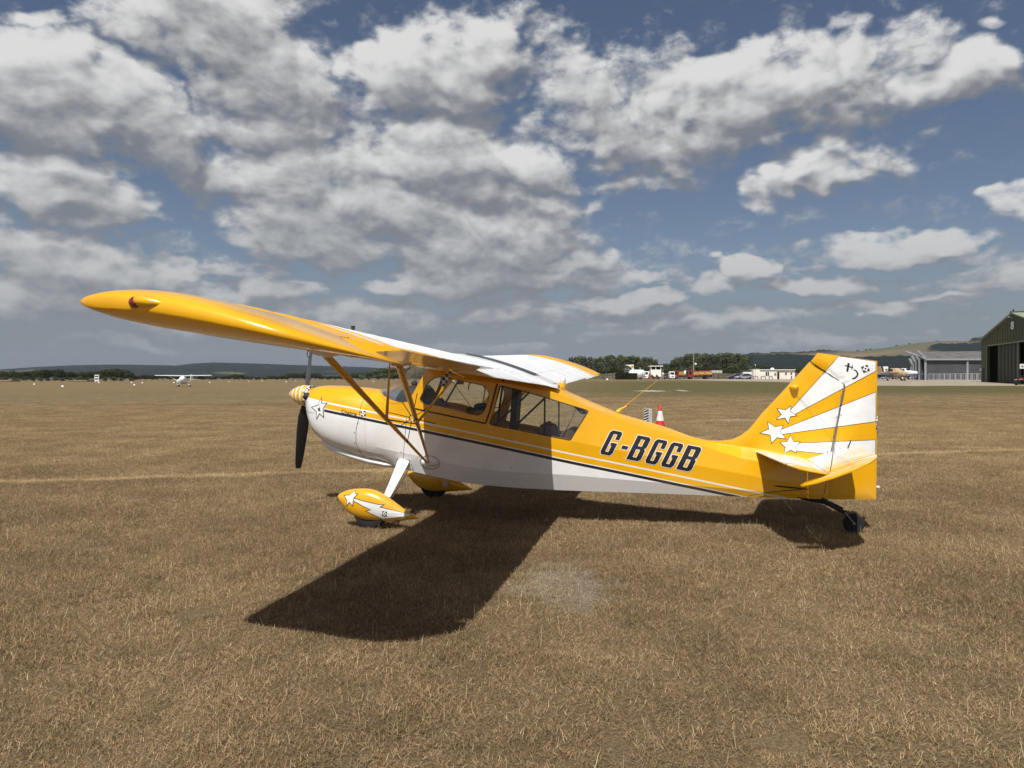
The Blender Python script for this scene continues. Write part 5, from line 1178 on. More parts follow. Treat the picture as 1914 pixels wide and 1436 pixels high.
# ---- aircraft in the distance
def light_aircraft(r, span, length, high, cw, cf, cc, gear=.55, dihed=.02, cover=None):
    """nose along -y of its own frame"""
    L2 = length; m = MB(); R_ = []
    for t, w, zt, zb in ((0, .38, .30, -.35), (.05, .46, .38, -.42), (.17, .52, .50, -.50), (.24, .56, .60 if not high else .95, -.55), (.32, .58, .98, -.58), (.45, .57, 1.0, -.56), (.55, .46, .75, -.45), (.70, .27, .42, -.22), (.88, .12, .28, .0), (1, .04, .24, .12)):
        y = -.30*L2+t*L2; R_.append([(w*math.copysign(abs(math.cos(a))**.7, math.cos(a)), y, gear+.75+(zt+zb)/2+(zt-zb)/2*math.copysign(abs(math.sin(a))**.7, math.sin(a))) for a in [2*math.pi*k/18 for k in range(18)]])
    m.rings(R_); m.build('fuselage', cf, r, 50)
    zw = gear+(.75+.98 if high else .38); yw = -.30*L2+.30*L2; ch = 1.5
    for sd in (1, -1):
        m = MB(); m.rings([[(sd*x, yw-.0+c*ch*s, zw+abs(x)*dihed*(1 if high else 2.2)+z*s) for c, z in ((0, .03), (.1, .12), (.35, .15), (1, .02), (.5, -.03), (.1, -.04))] for x, s in ((.0 if high else .35, 1.0), (span*.30, 1.0), (span*.48, .78), (span*.5, .55))]); m.build('wing', cw, r, 40)
        m = MB(); m.rings([[(sd*x, .62*L2+c*.8*s, gear+1.0+z*s) for c, z in ((0, .0), (.3, .05), (1, 0), (.3, -.05))] for x, s in ((.04, 1), (1.5, .8), (1.62, .5))]); m.build('tailplane', cf, r, 40)
        if high: MB().tube([(sd*.5, yw+.35, gear+.35), (sd*span*.27, yw+.4, zw+.02+span*.27*dihed)], .045, 6).build('wing_strut', cc, r)
    m = MB(); m.rings([[(s_*.03, .50*L2+a, gear+b) for s_ in (1, -1)][::1]+[(s_*.03, .50*L2+c_, gear+b) for s_ in (-1, 1)] for a, c_, b in ((0, .22*L2-.3, 1.0), (.55, .22*L2+.0, 2.15))]); m.build('fin', cc, r)
    yg = yw+.45
    for sd in (1, -1):
        MB().tube([(sd*.40, yg, gear+.35), (sd*1.15, yg, .28)], .05, 6).build('gear_leg', cf, r); wheel((sd*1.18, yg, .20), .20, .14, M_GREY, parent=r)
        m = MB(); m.ball((sd*1.18, yg, .27), (.10, .40, .16), 10, 8); m.build('wheel_fairing', cf, r, 60)
    MB().tube([(0, -.26*L2, gear+.3), (0, -.26*L2, .25)], .04, 6).build('nose_leg', cf, r); wheel((0, -.26*L2, .17), .17, .12, M_GREY, parent=r)
    m = MB(); m.ball((0, -.31*L2-.05, gear+.75-.02), (.14, .24, .14), 12, 8); m.build('spinner', cf, r, 60)
    MB().tube([(-.62, -.31*L2-.08, gear+.1+.2), (.62, -.31*L2-.08, gear+1.2)], [(.04, .012), (.04, .012)], 6).build('propeller', M_DARK, r)
    m = MB(); m.rings([[(x, -.30*L2+.245*L2-.1, gear+.75+z) for x, z in ((-.44, .50), (.44, .50), (.40, .62), (-.40, .62))], [(x, -.30*L2+.31*L2-.1, gear+.75+z) for x, z in ((-.50, .52), (.50, .52), (.42, .98), (-.42, .98))]]); m.build('windscreen', cover or M_GLD, r)
    for sd in (1, -1): MB().box(sd*.50 if sd > 0 else -.60, .60 if sd > 0 else -.50, -.30*L2+.33*L2, -.30*L2+.47*L2, gear+1.30, gear+1.62).build('side_window', M_GLD, r)
dC = 143.0
r = T('high_wing_aircraft', 342, dC, .10, label='white high wing aircraft with its nose towards the camera on the left grass', cat='aircraft'); light_aircraft(r, 11.0, 8.2, True, M_WHT, M_WHT, M_WHT, .35)
dB = 112.0
r = T('low_wing_aircraft', 1676, dB, .12, label='blue winged low wing aircraft under a tan cover in front of the grey hangar', cat='aircraft'); light_aircraft(r, 9.6, 7.0, False, M_BLUE, M_TAN, M_TAN, .42, .035, M_TAN); r.scale = (1, 1, .92)
m = MB(); m.rings([[(.60*s*math.cos(a), y, 1.30+.62*s*math.sin(a)) for a in [math.pi*k/10-.15 for k in range(11)]] for y, s in ((-1.4, .7), (-1.0, 1.0), (.3, 1.08), (1.2, .95), (2.0, .6))]); m.build('canvas_cover', M_TAN, r, 50)
r = T('low_wing_aircraft', 1664, 140, -.25, label='white low wing aircraft parked behind the blue winged one', cat='aircraft'); light_aircraft(r, 9.0, 7.0, False, M_WHT, M_WHT, M_WHT, .45, .03)
r = T('low_wing_aircraft', 1696, 138, .5, label='white low wing aircraft with dark nose beside the open grey hangar', cat='aircraft'); light_aircraft(r, 9.0, 7.0, False, M_WHT, M_WHT, M_WHT, .45, .03)
r = T('high_wing_aircraft', 855, 150, .2, label='white aircraft on the far grass seen through the cabin windows', cat='aircraft'); light_aircraft(r, 10.5, 8.0, True, M_WHT, M_WHT, M_WHT, .35)

# ---- green hangar with the number 8: its gable faces the apron, so the near corner is on the right, out of the picture
HLx, HLy = 60.66, 92.0; HDx, HDy = -.31, -.9507; hz0 = 1.12
hg = empty('green_hangar', (HLx, HLy, hz0), math.atan2(HDy, HDx), label='large dark green gabled hangar with a white number 8 on the gable', cat='hangar')
def x(px): k = (px-CX)/FPX; return (k*HLy-HLx)/(HDx-k*HDy)
def z(py, px): return CAMH+(HY-py)/FPX*(HLy+HDy*x(px))-hz0
M_HG, N = new_mat('green_cladding'); co = N.node('ShaderNodeTexCoord').outputs['Object']
c = N.mix(N.ss(N.noise(co, .5, 5, .65), .3, .7), (.050, .058, .022, 1), (.075, .085, .036, 1)); c = N.mix(N.m('MULTIPLY', N.ss(N.noise(N.vm('MULTIPLY', co, (4, 4, .3)), 1.0, 4, .6), .5, .7), .4), c, (.095, .09, .055, 1)); bsdf(N, Base_Color=c, Roughness=.65)
def wallsheet(name, loop, y0, y1, mat, parent):            # upright sheet of thickness y1-y0 from an (x, z) outline
    m_ = MB(); n_ = len(loop); m_.add([(a, y0, b) for a, b in loop]+[(a, y1, b) for a, b in loop], [tuple(range(n_)), tuple(range(n_, 2*n_))[::-1]]+[(i, (i+1) % n_, n_+(i+1) % n_, n_+i) for i in range(n_)]); return m_.build(name, mat, parent)
xl, xp = 0.0, x(1894); xr = 2*xp; ze, zp, zd = z(637, 1834), z(587, 1894), z(645.5, 1845); dl = x(1845); dr = xr-dl; DP = 36.0
M_ROOFG = plain('pale_roof_sheet', (.24, .27, .19), .7, var=.2); M_DOORG = plain('green_door', (.038, .044, .024), .6, var=.18, scale=1)
wallsheet('gable', [(xl, ze), (xl, zd), (xr, zd), (xr, ze), (xp, zp)], 0, .3, M_HG, hg)
for a, b in ((xl, dl), (dr, xr)): wallsheet('front_pier', [(a, -.4), (b, -.4), (b, zd-.002), (a, zd-.002)], 0, .3, M_HG, hg)
MB().box(xl, xl+.3, .301, DP, -.4, ze-.2).build('side_wall', M_HG, hg); MB().box(xr-.3, xr, .301, DP, -.4, ze-.2).build('side_wall', M_HG, hg); MB().box(xl, xr, DP+.01, DP+.3, -.4, ze-.2).build('back_wall', M_HG, hg)
for a, b in ((xl-.3, xp), (xr+.3, xp)):
    MB().rings([[(a, -.25, ze-.10), (b, -.25, zp+.03), (b, -.25, zp+.17), (a, -.25, ze+.04)], [(a, DP+.3, ze-.10), (b, DP+.3, zp+.03), (b, DP+.3, zp+.17), (a, DP+.3, ze+.04)]]).build('roof', M_ROOFG, hg)
MB().tube([(xp, -.3, zp+.2), (xp, DP, zp+.2)], .12, 6).build('ridge_cap', M_DARK, hg)
for k in range(1, 26):
    xx = xr*k/26; zt_ = ze+(zp-ze)*(1-abs(xx-xp)/xp); MB().box(xx-.025, xx+.025, -.03, -.002, zd, zt_-.12).build('cladding_seam', M_HG, hg)
MB().box(x(1845.5), x(1855.5), 1.2, 1.32, -.2, zd-.02).build('sliding_door', M_DARK, hg); MB().box(x(1855.6), x(1894.5), .55, .67, -.2, zd-.02).build('sliding_door', M_DOORG, hg)
for q_ in range(1, 6): xx = x(1855.6)+(x(1894.5)-x(1855.6))*q_/6; MB().box(xx-.02, xx+.02, .51, .548, -.2, zd-.02).build('door_seam', M_DOORG, hg)
MB().box(x(1894.0), x(1894.0)+.22, .40, .54, -.2, zd).build('door_edge_post', M_ROOFG, hg); MB().box(dl, dr, .02, .28, zd-.14, zd-.003).build('door_track', M_ROOFG, hg)
MB().box(dl-.10, dl+.02, -.04, -.002, -.2, zd).build('door_jamb', M_ROOFG, hg)
MB().box(x(1836.8), x(1839.6), -.05, -.002, -.1, z(689, 1838)).build('side_door', M_DARK, hg); MB().box(x(1833.0)-.0, x(1835), -.10, -.002, z(693, 1834), z(689, 1834)).build('notice', M_WS, hg)
MB().box(xl+.31, xr-.31, 14.0, 14.2, -.4, ze-.3).build('inner_partition', M_DARK, hg)
fc = bpy.data.curves.new('number', 'FONT'); fc.body = '8'; fc.size = 1.9; fc.extrude = .02; fc.offset = .06; fc.align_x = 'CENTER'
o = bpy.data.objects.new('number_eight', fc); COL.objects.link(o); bpy.context.view_layer.update(); me = mod_mesh(o); bpy.data.objects.remove(o)
z0_, z1_ = z(615.7, 1894), z(600.7, 1894); ym = max(v.co.y for v in me.vertices); yn = min(v.co.y for v in me.vertices)
for v in me.vertices: v.co = (v.co.x*1.05, -.06-v.co.z, z0_+(v.co.y-yn)/(ym-yn)*(z1_-z0_))
me.materials.clear(); o = link('number_eight', me, M_WS, hg); o.location = (x(1894.0)-.1, 0, 0); o['label'] = 'white number 8'
MB().tube([(xp, 0, zp), (xp, 0, zp+.40)], .05, 6).build('vent_pipe', M_DARK, hg); m = MB(); m.ball((xp, 0, zp+.45), .10); m.build('vent_cowl', M_DARK, hg)
MB().tube([(.2, .2, ze), (.2, .2, ze+.5)], .03, 5).build('aerial_mast', M_DARK, hg); MB().tube([(.2, -.3, ze+.5), (.2, .9, ze+.42)], .025, 5).build('aerial_boom', M_DARK, hg)
MB().tube([(xp-.5, -.02, z(593, 1893)), (xp-.4, -.40, z(592, 1893))], .05, 6).build('gable_lamp', M_WS, hg)
# white sign inside the open door and the red quad by it
r = T('hangar_sign', 1911, 76, label='white square notice standing in the hangar doorway', cat='sign')
Wd = M(9, 76)/2; mb = MB(); mb.box(-Wd, Wd, 0, .05, M(30, 76), M(39, 76)); mb.build('panel', M_WS, r); MB().box(-Wd*.4, Wd*.35, -.01, -.001, M(32.5, 76), M(36, 76)).build('dark_print', M_GREY, r)
for s_ in (-1, 1): MB().box(s_*Wd*.7-.03, s_*Wd*.7+.03, .0, .05, 0, M(30, 76)).build('post', M_DARK, r)
r = T('quad_bike', 1909, 74, .9, label='small red and white quad bike at the hangar door', cat='quad bike')
mb = MB(); mb.rings([[(-.75, -.18, .55), (-.75, .18, .55), (-.7, .15, .68), (-.7, -.15, .68)], [(.2, -.2, .62), (.2, .2, .62), (.2, .14, .80), (.2, -.14, .80)], [(.75, -.25, .5), (.75, .25, .5), (.6, .2, .78), (.6, -.2, .78)]]); mb.build('body', M_RED, r)
for sx in (-.6, .6):
    for sy in (-.42, .42): wheel((sx, sy, .26), .26, .2, M_GREY, parent=r); MB().box(sx-.28, sx+.28, sy-.13, sy+.13, .54, .58).build('mudguard', M_RED if sx > 0 else M_WS, r, None, .015)
MB().tube([(.45, -.35, 1.0), (.35, 0, .95), (.45, .35, 1.0)], .02, 6).build('handlebar', M_DARK, r); MB().box(-.55, .05, -.14, .14, .80, .88).build('saddle', M_DARK, r, None, .03)

# ---- grey hangar with four bays, gable ends towards the apron
dG = 128.0
gh = T('grey_hangar', 1730, dG, label='long grey hangar with white eaves behind the barriers', cat='hangar'); X0, Z0 = gh.location.x, gh.location.z
x = lambda px: (px-CX)/FPX*dG-X0; z = lambda py: CAMH+(HY-py)/FPX*dG-Z0
M_GW = plain('grey_cladding', (.066, .069, .075), .6, var=.15, scale=.6); M_GR = plain('grey_roof_sheet', (.115, .112, .105), .8, var=.25, scale=.8); M_TRW = plain('white_trim', (.29, .30, .32), .5)
MB().box(x(1731), x(1930), .2, .45, -.3, z(673.5)).build('long_wall', M_GW, gh)
for px_ in (1730, 1808.5): MB().box(x(px_)-.16, x(px_)+.16, -.02, .19, -.3, z(673)).build('white_post', M_TRW, gh)
MB().box(x(1727.5), x(1930), -.25, .18, z(673.6), z(670.6)).build('eaves_gutter', M_TRW, gh)
mb = MB(); mb.rings([[(x(1729), -.2, z(670.4)), (x(1729), 5.5, z(655.5)), (x(1729), 5.5, z(655.5)-.15), (x(1729), -.2, z(670.4)-.15)], [(x(1930), -.2, z(670.4)), (x(1930), 5.5, z(654)), (x(1930), 5.5, z(654)-.15), (x(1930), -.2, z(670.4)-.15)]]); mb.build('roof_slope', M_GR, gh)
for px_, py_ in ((1760, 660), (1764, 666), (1800, 665.5), (1818, 658), (1824, 664.5)): t_ = (670.4-py_)/15; MB().box(x(px_-5), x(px_+5), -.2+5.7*t_-.25, -.2+5.7*t_+.25, z(py_)+.03, z(py_)+.10).build('rooflight', M_TRW, gh)
mb = MB(); mb.rings([[(x(1727)-.1, -.3, z(671.5)), (x(1723), 5.5, z(656.5)), (x(1723), 5.5, z(654.8)), (x(1727)-.1, -.3, z(669.5))], [(x(1727)+.25, -.3, z(671.5)), (x(1723)+.5, 5.5, z(656.5)), (x(1723)+.5, 5.5, z(654.8)), (x(1727)+.25, -.3, z(669.5))]]); mb.build('barge_board', M_TRW, gh)
# the open western end: bays with their own small white gables stepping back
for k, (pa_, pb_, pt_) in enumerate(((1717, 1729, 657), (1711, 1717, 661), (1706, 1711, 666), (1702, 1706, 671.5))):
    yk = 1.0+k*9.0; sc_ = (dG+yk)/dG; xa, xb = (pa_-CX)/FPX*(dG+yk)-X0, (pb_-CX)/FPX*(dG+yk)-X0; zt_ = CAMH+(HY-pt_)/FPX*(dG+yk)-Z0; zl_ = CAMH+(HY-(pt_+12))/FPX*(dG+yk)-Z0
    MB().box(xa, xb, yk, yk+.25, -.3, zl_-.3).build('bay_door', M_DARK if k % 2 else M_GW, gh)
    MB().box(xa-.1, xa+.12, yk-.2, yk-.01, -.3, zl_-.2).build('bay_post', M_GRND, gh)
    mb = MB(); mb.rings([[(xa-.5, yk-.3, zt_+.05), (xa-.1, yk-.3, zt_+.15), (xb+.1, yk-.3, zl_), (xb-.3, yk-.3, zl_)], [(xa-.5, yk+.1, zt_+.05), (xa-.1, yk+.1, zt_+.15), (xb+.1, yk+.1, zl_), (xb-.3, yk+.1, zl_)]]); mb.build('bay_gable', M_TRW, gh)
# ---- crowd barriers in front of it
protoB = None; M_GALV = plain('galvanised', (.50, .50, .50), .5, .2)
for k in range(10):
    px_ = 1740+k*10.2; dist = 118-k*2.1; xx, yy_, zz_ = place(px_, dist); wd = M(9.6, dist)
    if protoB is None:
        protoB = empty('crowd_barrier', (xx, yy_, zz_), 0)
        for nm, z0 in (('top_rail', 1.10), ('bottom_rail', .18)): MB().tube([(-.44, 0, z0), (.44, 0, z0)], .024, 6).build(nm, M_GALV, protoB)
        for q_ in range(5): MB().tube([(-.44+.22*q_, 0, .0 if q_ in (0, 4) else .18), (-.44+.22*q_, 0, 1.10)], .030 if q_ in (0, 4) else .016, 5).build('upright', M_GALV, protoB)
        for sx in (-.36, .36): MB().box(sx-.03, sx+.03, -.28, .28, 0, .03).build('foot', M_GALV, protoB)
        o = protoB
    else: o = copy_tree(protoB); o.location = (xx, yy_, zz_)
    o.rotation_euler.z = -.08; tag(o, 'galvanised crowd barrier in the row before the grey hangar', 'crowd barrier', 'row of crowd barriers before the grey hangar')

# ---- white cabin building
dK = 186.0; kb = T('site_cabin', 1447, dK, label='long white flat roofed cabin with a dark doorway and benches', cat='cabin'); X0, Z0 = kb.location.x, kb.location.z
x = lambda px: (px-CX)/FPX*dK-X0; z = lambda py: CAMH+(HY-py)/FPX*dK-Z0
MB().box(x(1407), x(1419), -.6, 3, -.3, z(689.8)).build('end_unit', M_CREAM, kb); MB().box(x(1406.8), x(1419.2), -.7, 3.1, z(689.7), z(689.2)).build('end_unit_roof', M_GREY, kb)
MB().box(x(1419.1), x(1452), 0, 3, -.3, z(692)).build('main_wall', M_CREAM, kb); MB().box(x(1452.1), x(1486.4), .15, 3, -.3, z(691.8)).build('main_wall', M_CREAM, kb)
for a, b in ((1419.1, 1452), (1452.2, 1486.6)): MB().box(x(a), x(b), -.2, 3.1, z(691.9), z(690.8)).build('fascia', M_WS, kb)
for a, b, c_, d_ in ((1431, 1433.5, 702.5, 695.2), (1434.5, 1437, 702.5, 695.2), (1467.5, 1470.5, 699, 695.5), (1477.5, 1480.5, 699, 696), (1478.5, 1480.3, 706.5, 703)):
    f_ = MB().box(x(a)-.04, x(b)+.04, -.05, -.002 if a < 1450 else .148, z(c_)-.04, z(d_)+.04).build('window', M_WS, kb); MB().box(x(a), x(b), -.09, -.052, z(c_), z(d_)).build('pane', M_GLD, f_)
MB().box(x(1447), x(1451), -.05, -.002, z(702.5), z(697)).build('notice_board', M_GRND, kb)
MB().box(x(1453), x(1457), .05, .148, -.1, z(696)).build('doorway', M_DARK, kb)
MB().box(x(1421), x(1486), -.06, -.003, z(694.2), z(693.7)).build('grey_batten', M_GRND, kb)  # thin grey batten along the wall below the fascia
m = MB(); m.ball((x(1447.5), 1.5, z(689.6)), (.5, .5, .3)); m.build('roof_dome', M_WS, kb, 60)
MB().tube([(x(1410), -.8, 0), (x(1410), -.8, z(683))], .04, 6).build('lamp_pole', M_GRND, kb); m = MB(); m.ball((x(1410), -.8, z(682.5)), .14); m.build('lamp_globe', M_WS, kb, 60)
for i, (px_, wd) in enumerate(((1413, 4.5), (1427, 4.7), (1441, 3.5))):
    r = T('picnic_bench', px_, dK-1.8, label='small wooden bench against the white cabin, '+['leftmost, by the end unit', 'middle, under the window', 'rightmost, left of the doorway'][i], cat='bench', group='benches in front of the white cabin'); hw = M(wd, dK-1.8)
    MB().box(-hw, hw, -.2, .2, .42, .48).build('seat', M_CONC, r); MB().box(-hw, hw, .22, .28, .55, .85).build('backrest', M_CONC, r)
    for s_ in (-.85, .85): MB().box(hw*s_-.05, hw*s_+.05, -.2, .28, 0, .42).build('leg', M_CONC, r)

# ---- cars
def car(r, L, mat, dark=None):
    H = 1.5; prof = [(-.5, .30), (-.49, .62), (-.42, .78), (-.20, .86), (-.08, 1.25), (.02, 1.42), (.20, 1.46), (.36, 1.30), (.46, .98), (.49, .80), (.50, .35), (.40, .26), (-.42, .26)]
    mb = MB(); R_ = []
    for y_, s_ in ((-.86, .93), (-.80, 1.0), (.80, 1.0), (.86, .93)): R_.append([(px_*L*(s_ if True else 1), y_*(1.0 if pz < .85 else (.80 if abs(y_) > .82 else .86)), .26+(pz-.26)*s_) for px_, pz in prof])
    mb.rings(R_); mb.build('body', mat, r, 35, .02)
    for sy in (-1, 1):
        mb = MB(); yy_ = sy*.735; loop = [(-.185, .90), (-.085, 1.20), (.03, 1.36), (.18, 1.38), (.33, 1.24), (.40, .96)]
        mb.add([(a*L, sy*(.875 if b < 1 else .775), b) for a, b in loop]+[(a*L, sy*(.85 if b < 1 else .75), b) for a, b in loop], [tuple(range(6)), tuple(range(6, 12))[::-1]]+[(i, (i+1) % 6, 6+(i+1) % 6, 6+i) for i in range(6)]); mb.build('side_window', M_GLD, r)
        for sx in (-.31, .31): wheel((sx*L, sy*.80, .32), .32, .22, M_GRND, parent=r)
        MB().box(-.497*L, -.47*L, sy*.60-.14, sy*.60+.14, .60, .72).build('headlight', M_CLR, r, None, .01); MB().box(.475*L, .50*L, sy*.60-.14, sy*.60+.14, .70, .82).build('tail_light', M_REDL, r, None, .01)
r = T('parked_car', 1390, 181, .05, label='silver hatchback parked side on left of the white cabin', cat='car', group='cars parked by the white cabin'); car(r, 4.3, plain('silver_paint', (.42, .43, .45), .25, .6, 1.0))
r = T('parked_car', 1376, 184.5, .08, label='black estate car behind the silver hatchback', cat='car', group='cars parked by the white cabin'); car(r, 4.6, plain('black_car_paint', (.012, .013, .016), .2, 0, 1.0))
r = T('box_trailer', 1398, 188, label='white box trailer with a green sheet behind the silver hatchback', cat='trailer'); mb = MB(); mb.box(-1.6, 1.3, -1, 1, .5, 1.9); mb.build('box', M_WS, r, None, .04); MB().box(-2.4, .9, -1.05, 1.05, 1.92, 2.4).build('green_sheet', M_DKG, r, None, .1)
for s_ in (-1, 1): wheel((0, s_*1.05, .35), .35, .2, M_GREY, parent=r)

# ---- fuel installation
r = T('clipped_hedge', 1170.5, 168, label='low clipped dark green hedge in front of the white tank', cat='hedge')
hw = M(20, 168); n_ = 5200; rg_ = np.random.default_rng(3); P_ = np.stack([rg_.uniform(-hw, hw, n_), rg_.uniform(-.7, .7, n_), rg_.uniform(.05, 1.42, n_)], 1)
f_ = rg_.integers(0, 3, n_); P_[f_ == 0, 1] = np.sign(P_[f_ == 0, 1])*rg_.uniform(.6, .8, (f_ == 0).sum()); P_[f_ == 1, 2] = rg_.uniform(1.3, 1.48, (f_ == 1).sum())
a_ = rg_.normal(0, 1, (n_, 3)); b_ = np.cross(a_, rg_.normal(0, 1, (n_, 3))); a_ /= np.linalg.norm(a_, axis=1)[:, None]; b_ /= np.linalg.norm(b_, axis=1)[:, None]
me = bpy.data.meshes.new('leaves'); me.from_pydata(np.stack([P_+a_*.10, P_+b_*.08, P_-a_*.10, P_-b_*.08], 1).reshape(-1, 3).tolist(), [], np.arange(4*n_).reshape(-1, 4).tolist())
ca = me.color_attributes.new('col', 'FLOAT_COLOR', 'POINT'); cc = np.array([.055, .062, .03])*rg_.uniform(.5, 1.5, (n_, 1)); ca.data.foreach_set('color', np.repeat(np.concatenate([cc, np.ones((n_, 1))], 1), 4, 0).astype(np.float32).ravel()); link('leaves', me, lm, r)
MB().box(-hw+.15, hw-.15, -.55, .55, 0, 1.25).build('stems', M_BARK, r)
dT = 176.0; r = T('fuel_tank', 1190, dT, .5, label='large white horizontal fuel tank behind the hedge', cat='fuel tank')
mb = MB(); MX = Matrix.Translation((-1.6, 0, 1.40)) @ Matrix.Rotation(math.radians(90), 4, 'Y'); mb.lathe([(.02, -.55), (.55, -.45), (.90, -.2), (1.02, .0), (1.02, 3.4), (.90, 3.6), (.5, 3.8), (.02, 3.9)], MX, 28); mb.build('tank_shell', M_WS, r, 50)
for xx in (-1.1, 1.4): MB().box(xx-.15, xx+.15, -.8, .8, 0, .65).build('saddle_support', M_CONC, r)
MB().box(.9, 1.0, -1.2, -1.1, 0, 1.8).build('ladder', M_GRND, r)
r = T('fuel_gantry', 1174, 180, label='scaffold gantry with a curved white canopy and a yellow badge above the tank', cat='gantry'); x = lambda px: (px-1174)/FPX*180; Z0 = r.location.z; z = lambda py: CAMH+(HY-py)/FPX*180-Z0
for px_ in (1168, 1175, 1181, 1184): MB().tube([(x(px_), 0, 0), (x(px_), 0, z(688))], .05, 6).build('scaffold_post', M_GRND, r)
for py_ in (688.3, 691, 694): MB().tube([(x(1168), 0, z(py_)), (x(1184), 0, z(py_))], .04, 6).build('scaffold_rail', M_GRND, r)
mb = MB(); pts_ = [(1167, 682.6), (1172, 682.2), (1177, 682.0), (1184, 681.5), (1184.6, 692), (1182.5, 692), (1179, 687), (1175, 684.2), (1171, 683.3)]
wallsheet('canopy', [(x(a), z(b)) for a, b in pts_], -.3, .3, M_WS, r)
mb = MB(); Mx = Matrix.Translation((x(1181.3), -.33, z(685.2))) @ Matrix.Rotation(math.radians(90), 4, 'X')
mb.prism([(.36*math.cos(t)*(1+.0), .33*math.sin(t)) for t in [2*math.pi*k/20 for k in range(20)]], Mx, .04); mb.build('yellow_badge', plain('badge_yellow', (.80, .45, .01), .5), r); Mx2 = Matrix.Translation((x(1181.3), -.38, z(685.2))) @ Matrix.Rotation(math.radians(90), 4, 'X')
MB().prism([(-.14, -.12), (.14, -.12), (.16, .06), (0, .16), (-.16, .06)], Mx2, .02).build('badge_mark', M_FUELY, r)
MB().tube([(x(1197), .5, 0), (x(1197), .5, z(687))], .06, 6).build('vent_pole', M_WS, r)
def small_van(r, mat):
    mb = MB(); R_ = [[(px_, y_, z_) for px_, z_ in ((-2.1, .3), (-2.1, 1.0), (-1.6, 1.2), (-1.1, 1.9), (-.8, 2.05), (2.1, 2.05), (2.2, .3))] for y_ in (-.85, .85)]; mb.rings(R_); mb.build('body', mat, r, 35, .06)
    mb = MB(); mb.rings([[(-1.66, -.75, 1.22), (-1.66, .75, 1.22), (-1.15, .68, 1.88), (-1.15, -.68, 1.88)], [(-1.62, -.75, 1.20), (-1.62, .75, 1.20), (-1.10, .68, 1.86), (-1.10, -.68, 1.86)]]); mb.build('windscreen', M_GLD, r)
    for sy in (-1, 1):
        MB().box(-1.0, -.3, sy*.86-.012, sy*.86+.012, 1.2, 1.75).build('side_window', M_GLD, r)
        for sx in (-1.3, 1.3): wheel((sx, sy*.78, .32), .32, .2, M_GREY, parent=r)
        MB().box(-2.13, -2.08, sy*.6-.15, sy*.6+.15, .75, .95).build('headlight', M_CLR, r)
    MB().box(-2.14, -2.09, -.35, .35, .55, .80).build('grille', M_DARK, r)
r = T('white_van', 1208, 182, 1.2, label='white van between the fuel tank and the watch cabin', cat='van', group='white vans at the fuel installation'); small_van(r, M_WS)
r = T('white_van', 1255.5, 178, 1.45, label='white van facing the camera in front of the red and yellow lorry', cat='van', group='white vans at the fuel installation'); small_van(r, M_WS); r.scale = (1, .72, .95)
MB().box(-2.17, -2.142, -.1, .1, 1.02, 1.16).build('red_badge', M_RED, r)
r = T('dark_car', 1248, 187, 1.4, label='dark red hatchback half hidden beside the white van', cat='car'); car(r, 4.0, plain('maroon_paint', (.07, .012, .012), .3, 0, .8))
r = T('brick_kiosk', 1213.5, 181, label='narrow brick red pump kiosk left of the watch cabin', cat='kiosk'); MB().box(-.35, .35, -.3, .3, 0, 1.5).build('kiosk_body', plain('brick_red', (.26, .085, .06), .8), r); MB().box(-.40, .40, -.35, .35, 1.5, 1.58).build('kiosk_cap', M_CONC, r)
dW = 184.0; r = T('watch_cabin', 1225, dW, label='raised white watch cabin with a dark window band and flat roof', cat='cabin'); x = lambda px: (px-1225)/FPX*dW; Z0 = r.location.z; z = lambda py: CAMH+(HY-py)/FPX*dW-Z0
MB().box(x(1215), x(1234), -1.2, 1.2, z(704.5), z(691.2)).build('cabin_wall', M_CREAM, r)
MB().box(x(1215.6), x(1233.4), -1.1, 1.1, z(691.1), z(685.6)).build('window_band', M_GLD, r)
for px_ in (1215.2, 1224, 1233.4): MB().box(x(px_)-.09, x(px_)+.09, -1.2, -1.102, z(691.1), z(685.5)).build('window_post', M_WS, r)
MB().box(x(1213), x(1237), -1.5, 1.4, z(685.4), z(684)).build('roof', M_CREAM, r); MB().box(x(1234.2), x(1239), -.6, .6, z(706), z(690)).build('side_lobby', M_GRND, r)
for a_ in (1215.6, 1233): MB().box(x(a_)-.1, x(a_)+.1, -1.1, -.9, 0, z(704.5)).build('leg', M_GRND, r)
for px_, t_ in ((1216, 681), (1233, 676), (1235.5, 675), (1238, 678), (1241, 682)): MB().tube([(x(px_), 0, z(684)), (x(px_), 0, z(t_))], .035, 5).build('aerial', M_GRND, r)
r = T('flat_trailer', 1225, 178, label='low dark trailer loaded with equipment before the watch cabin', cat='trailer'); MB().box(-1.1, 1.3, -.6, .6, .45, .62).build('bed', M_DARK, r)
for xx in (-.6, .6): wheel((xx, -.6, .28), .28, .15, M_GRND, parent=r); MB().rings([[(xx-.5, -.3, .63), (xx+.3, -.3, .63), (xx+.3, .3, .63), (xx-.5, .3, .63)], [(xx-.4, -.2, 1.15), (xx-.2, -.2, 1.15), (xx-.2, .2, 1.15), (xx-.4, .2, 1.15)]]).build('load', M_DARK, r)
r = T('small_cone', 1217.5, 177, label='tiny orange cone by the trailer', cat='traffic cone'); MB().lathe([(.20, 0), (.20, .04), (.13, .05), (.02, .6)], None, 12).build('cone_body', M_CONE, r, 40)
r = T('white_globe_lamp', 1239.5, 182, label='white round disc on a post right of the watch cabin', cat='sign'); MB().tube([(0, 0, 0), (0, 0, 1.3)], .05, 6).build('post', M_GRND, r); m = MB(); m.ball((0, 0, 1.45), (.22, .08, .22)); m.build('disc', M_WS, r, 60)
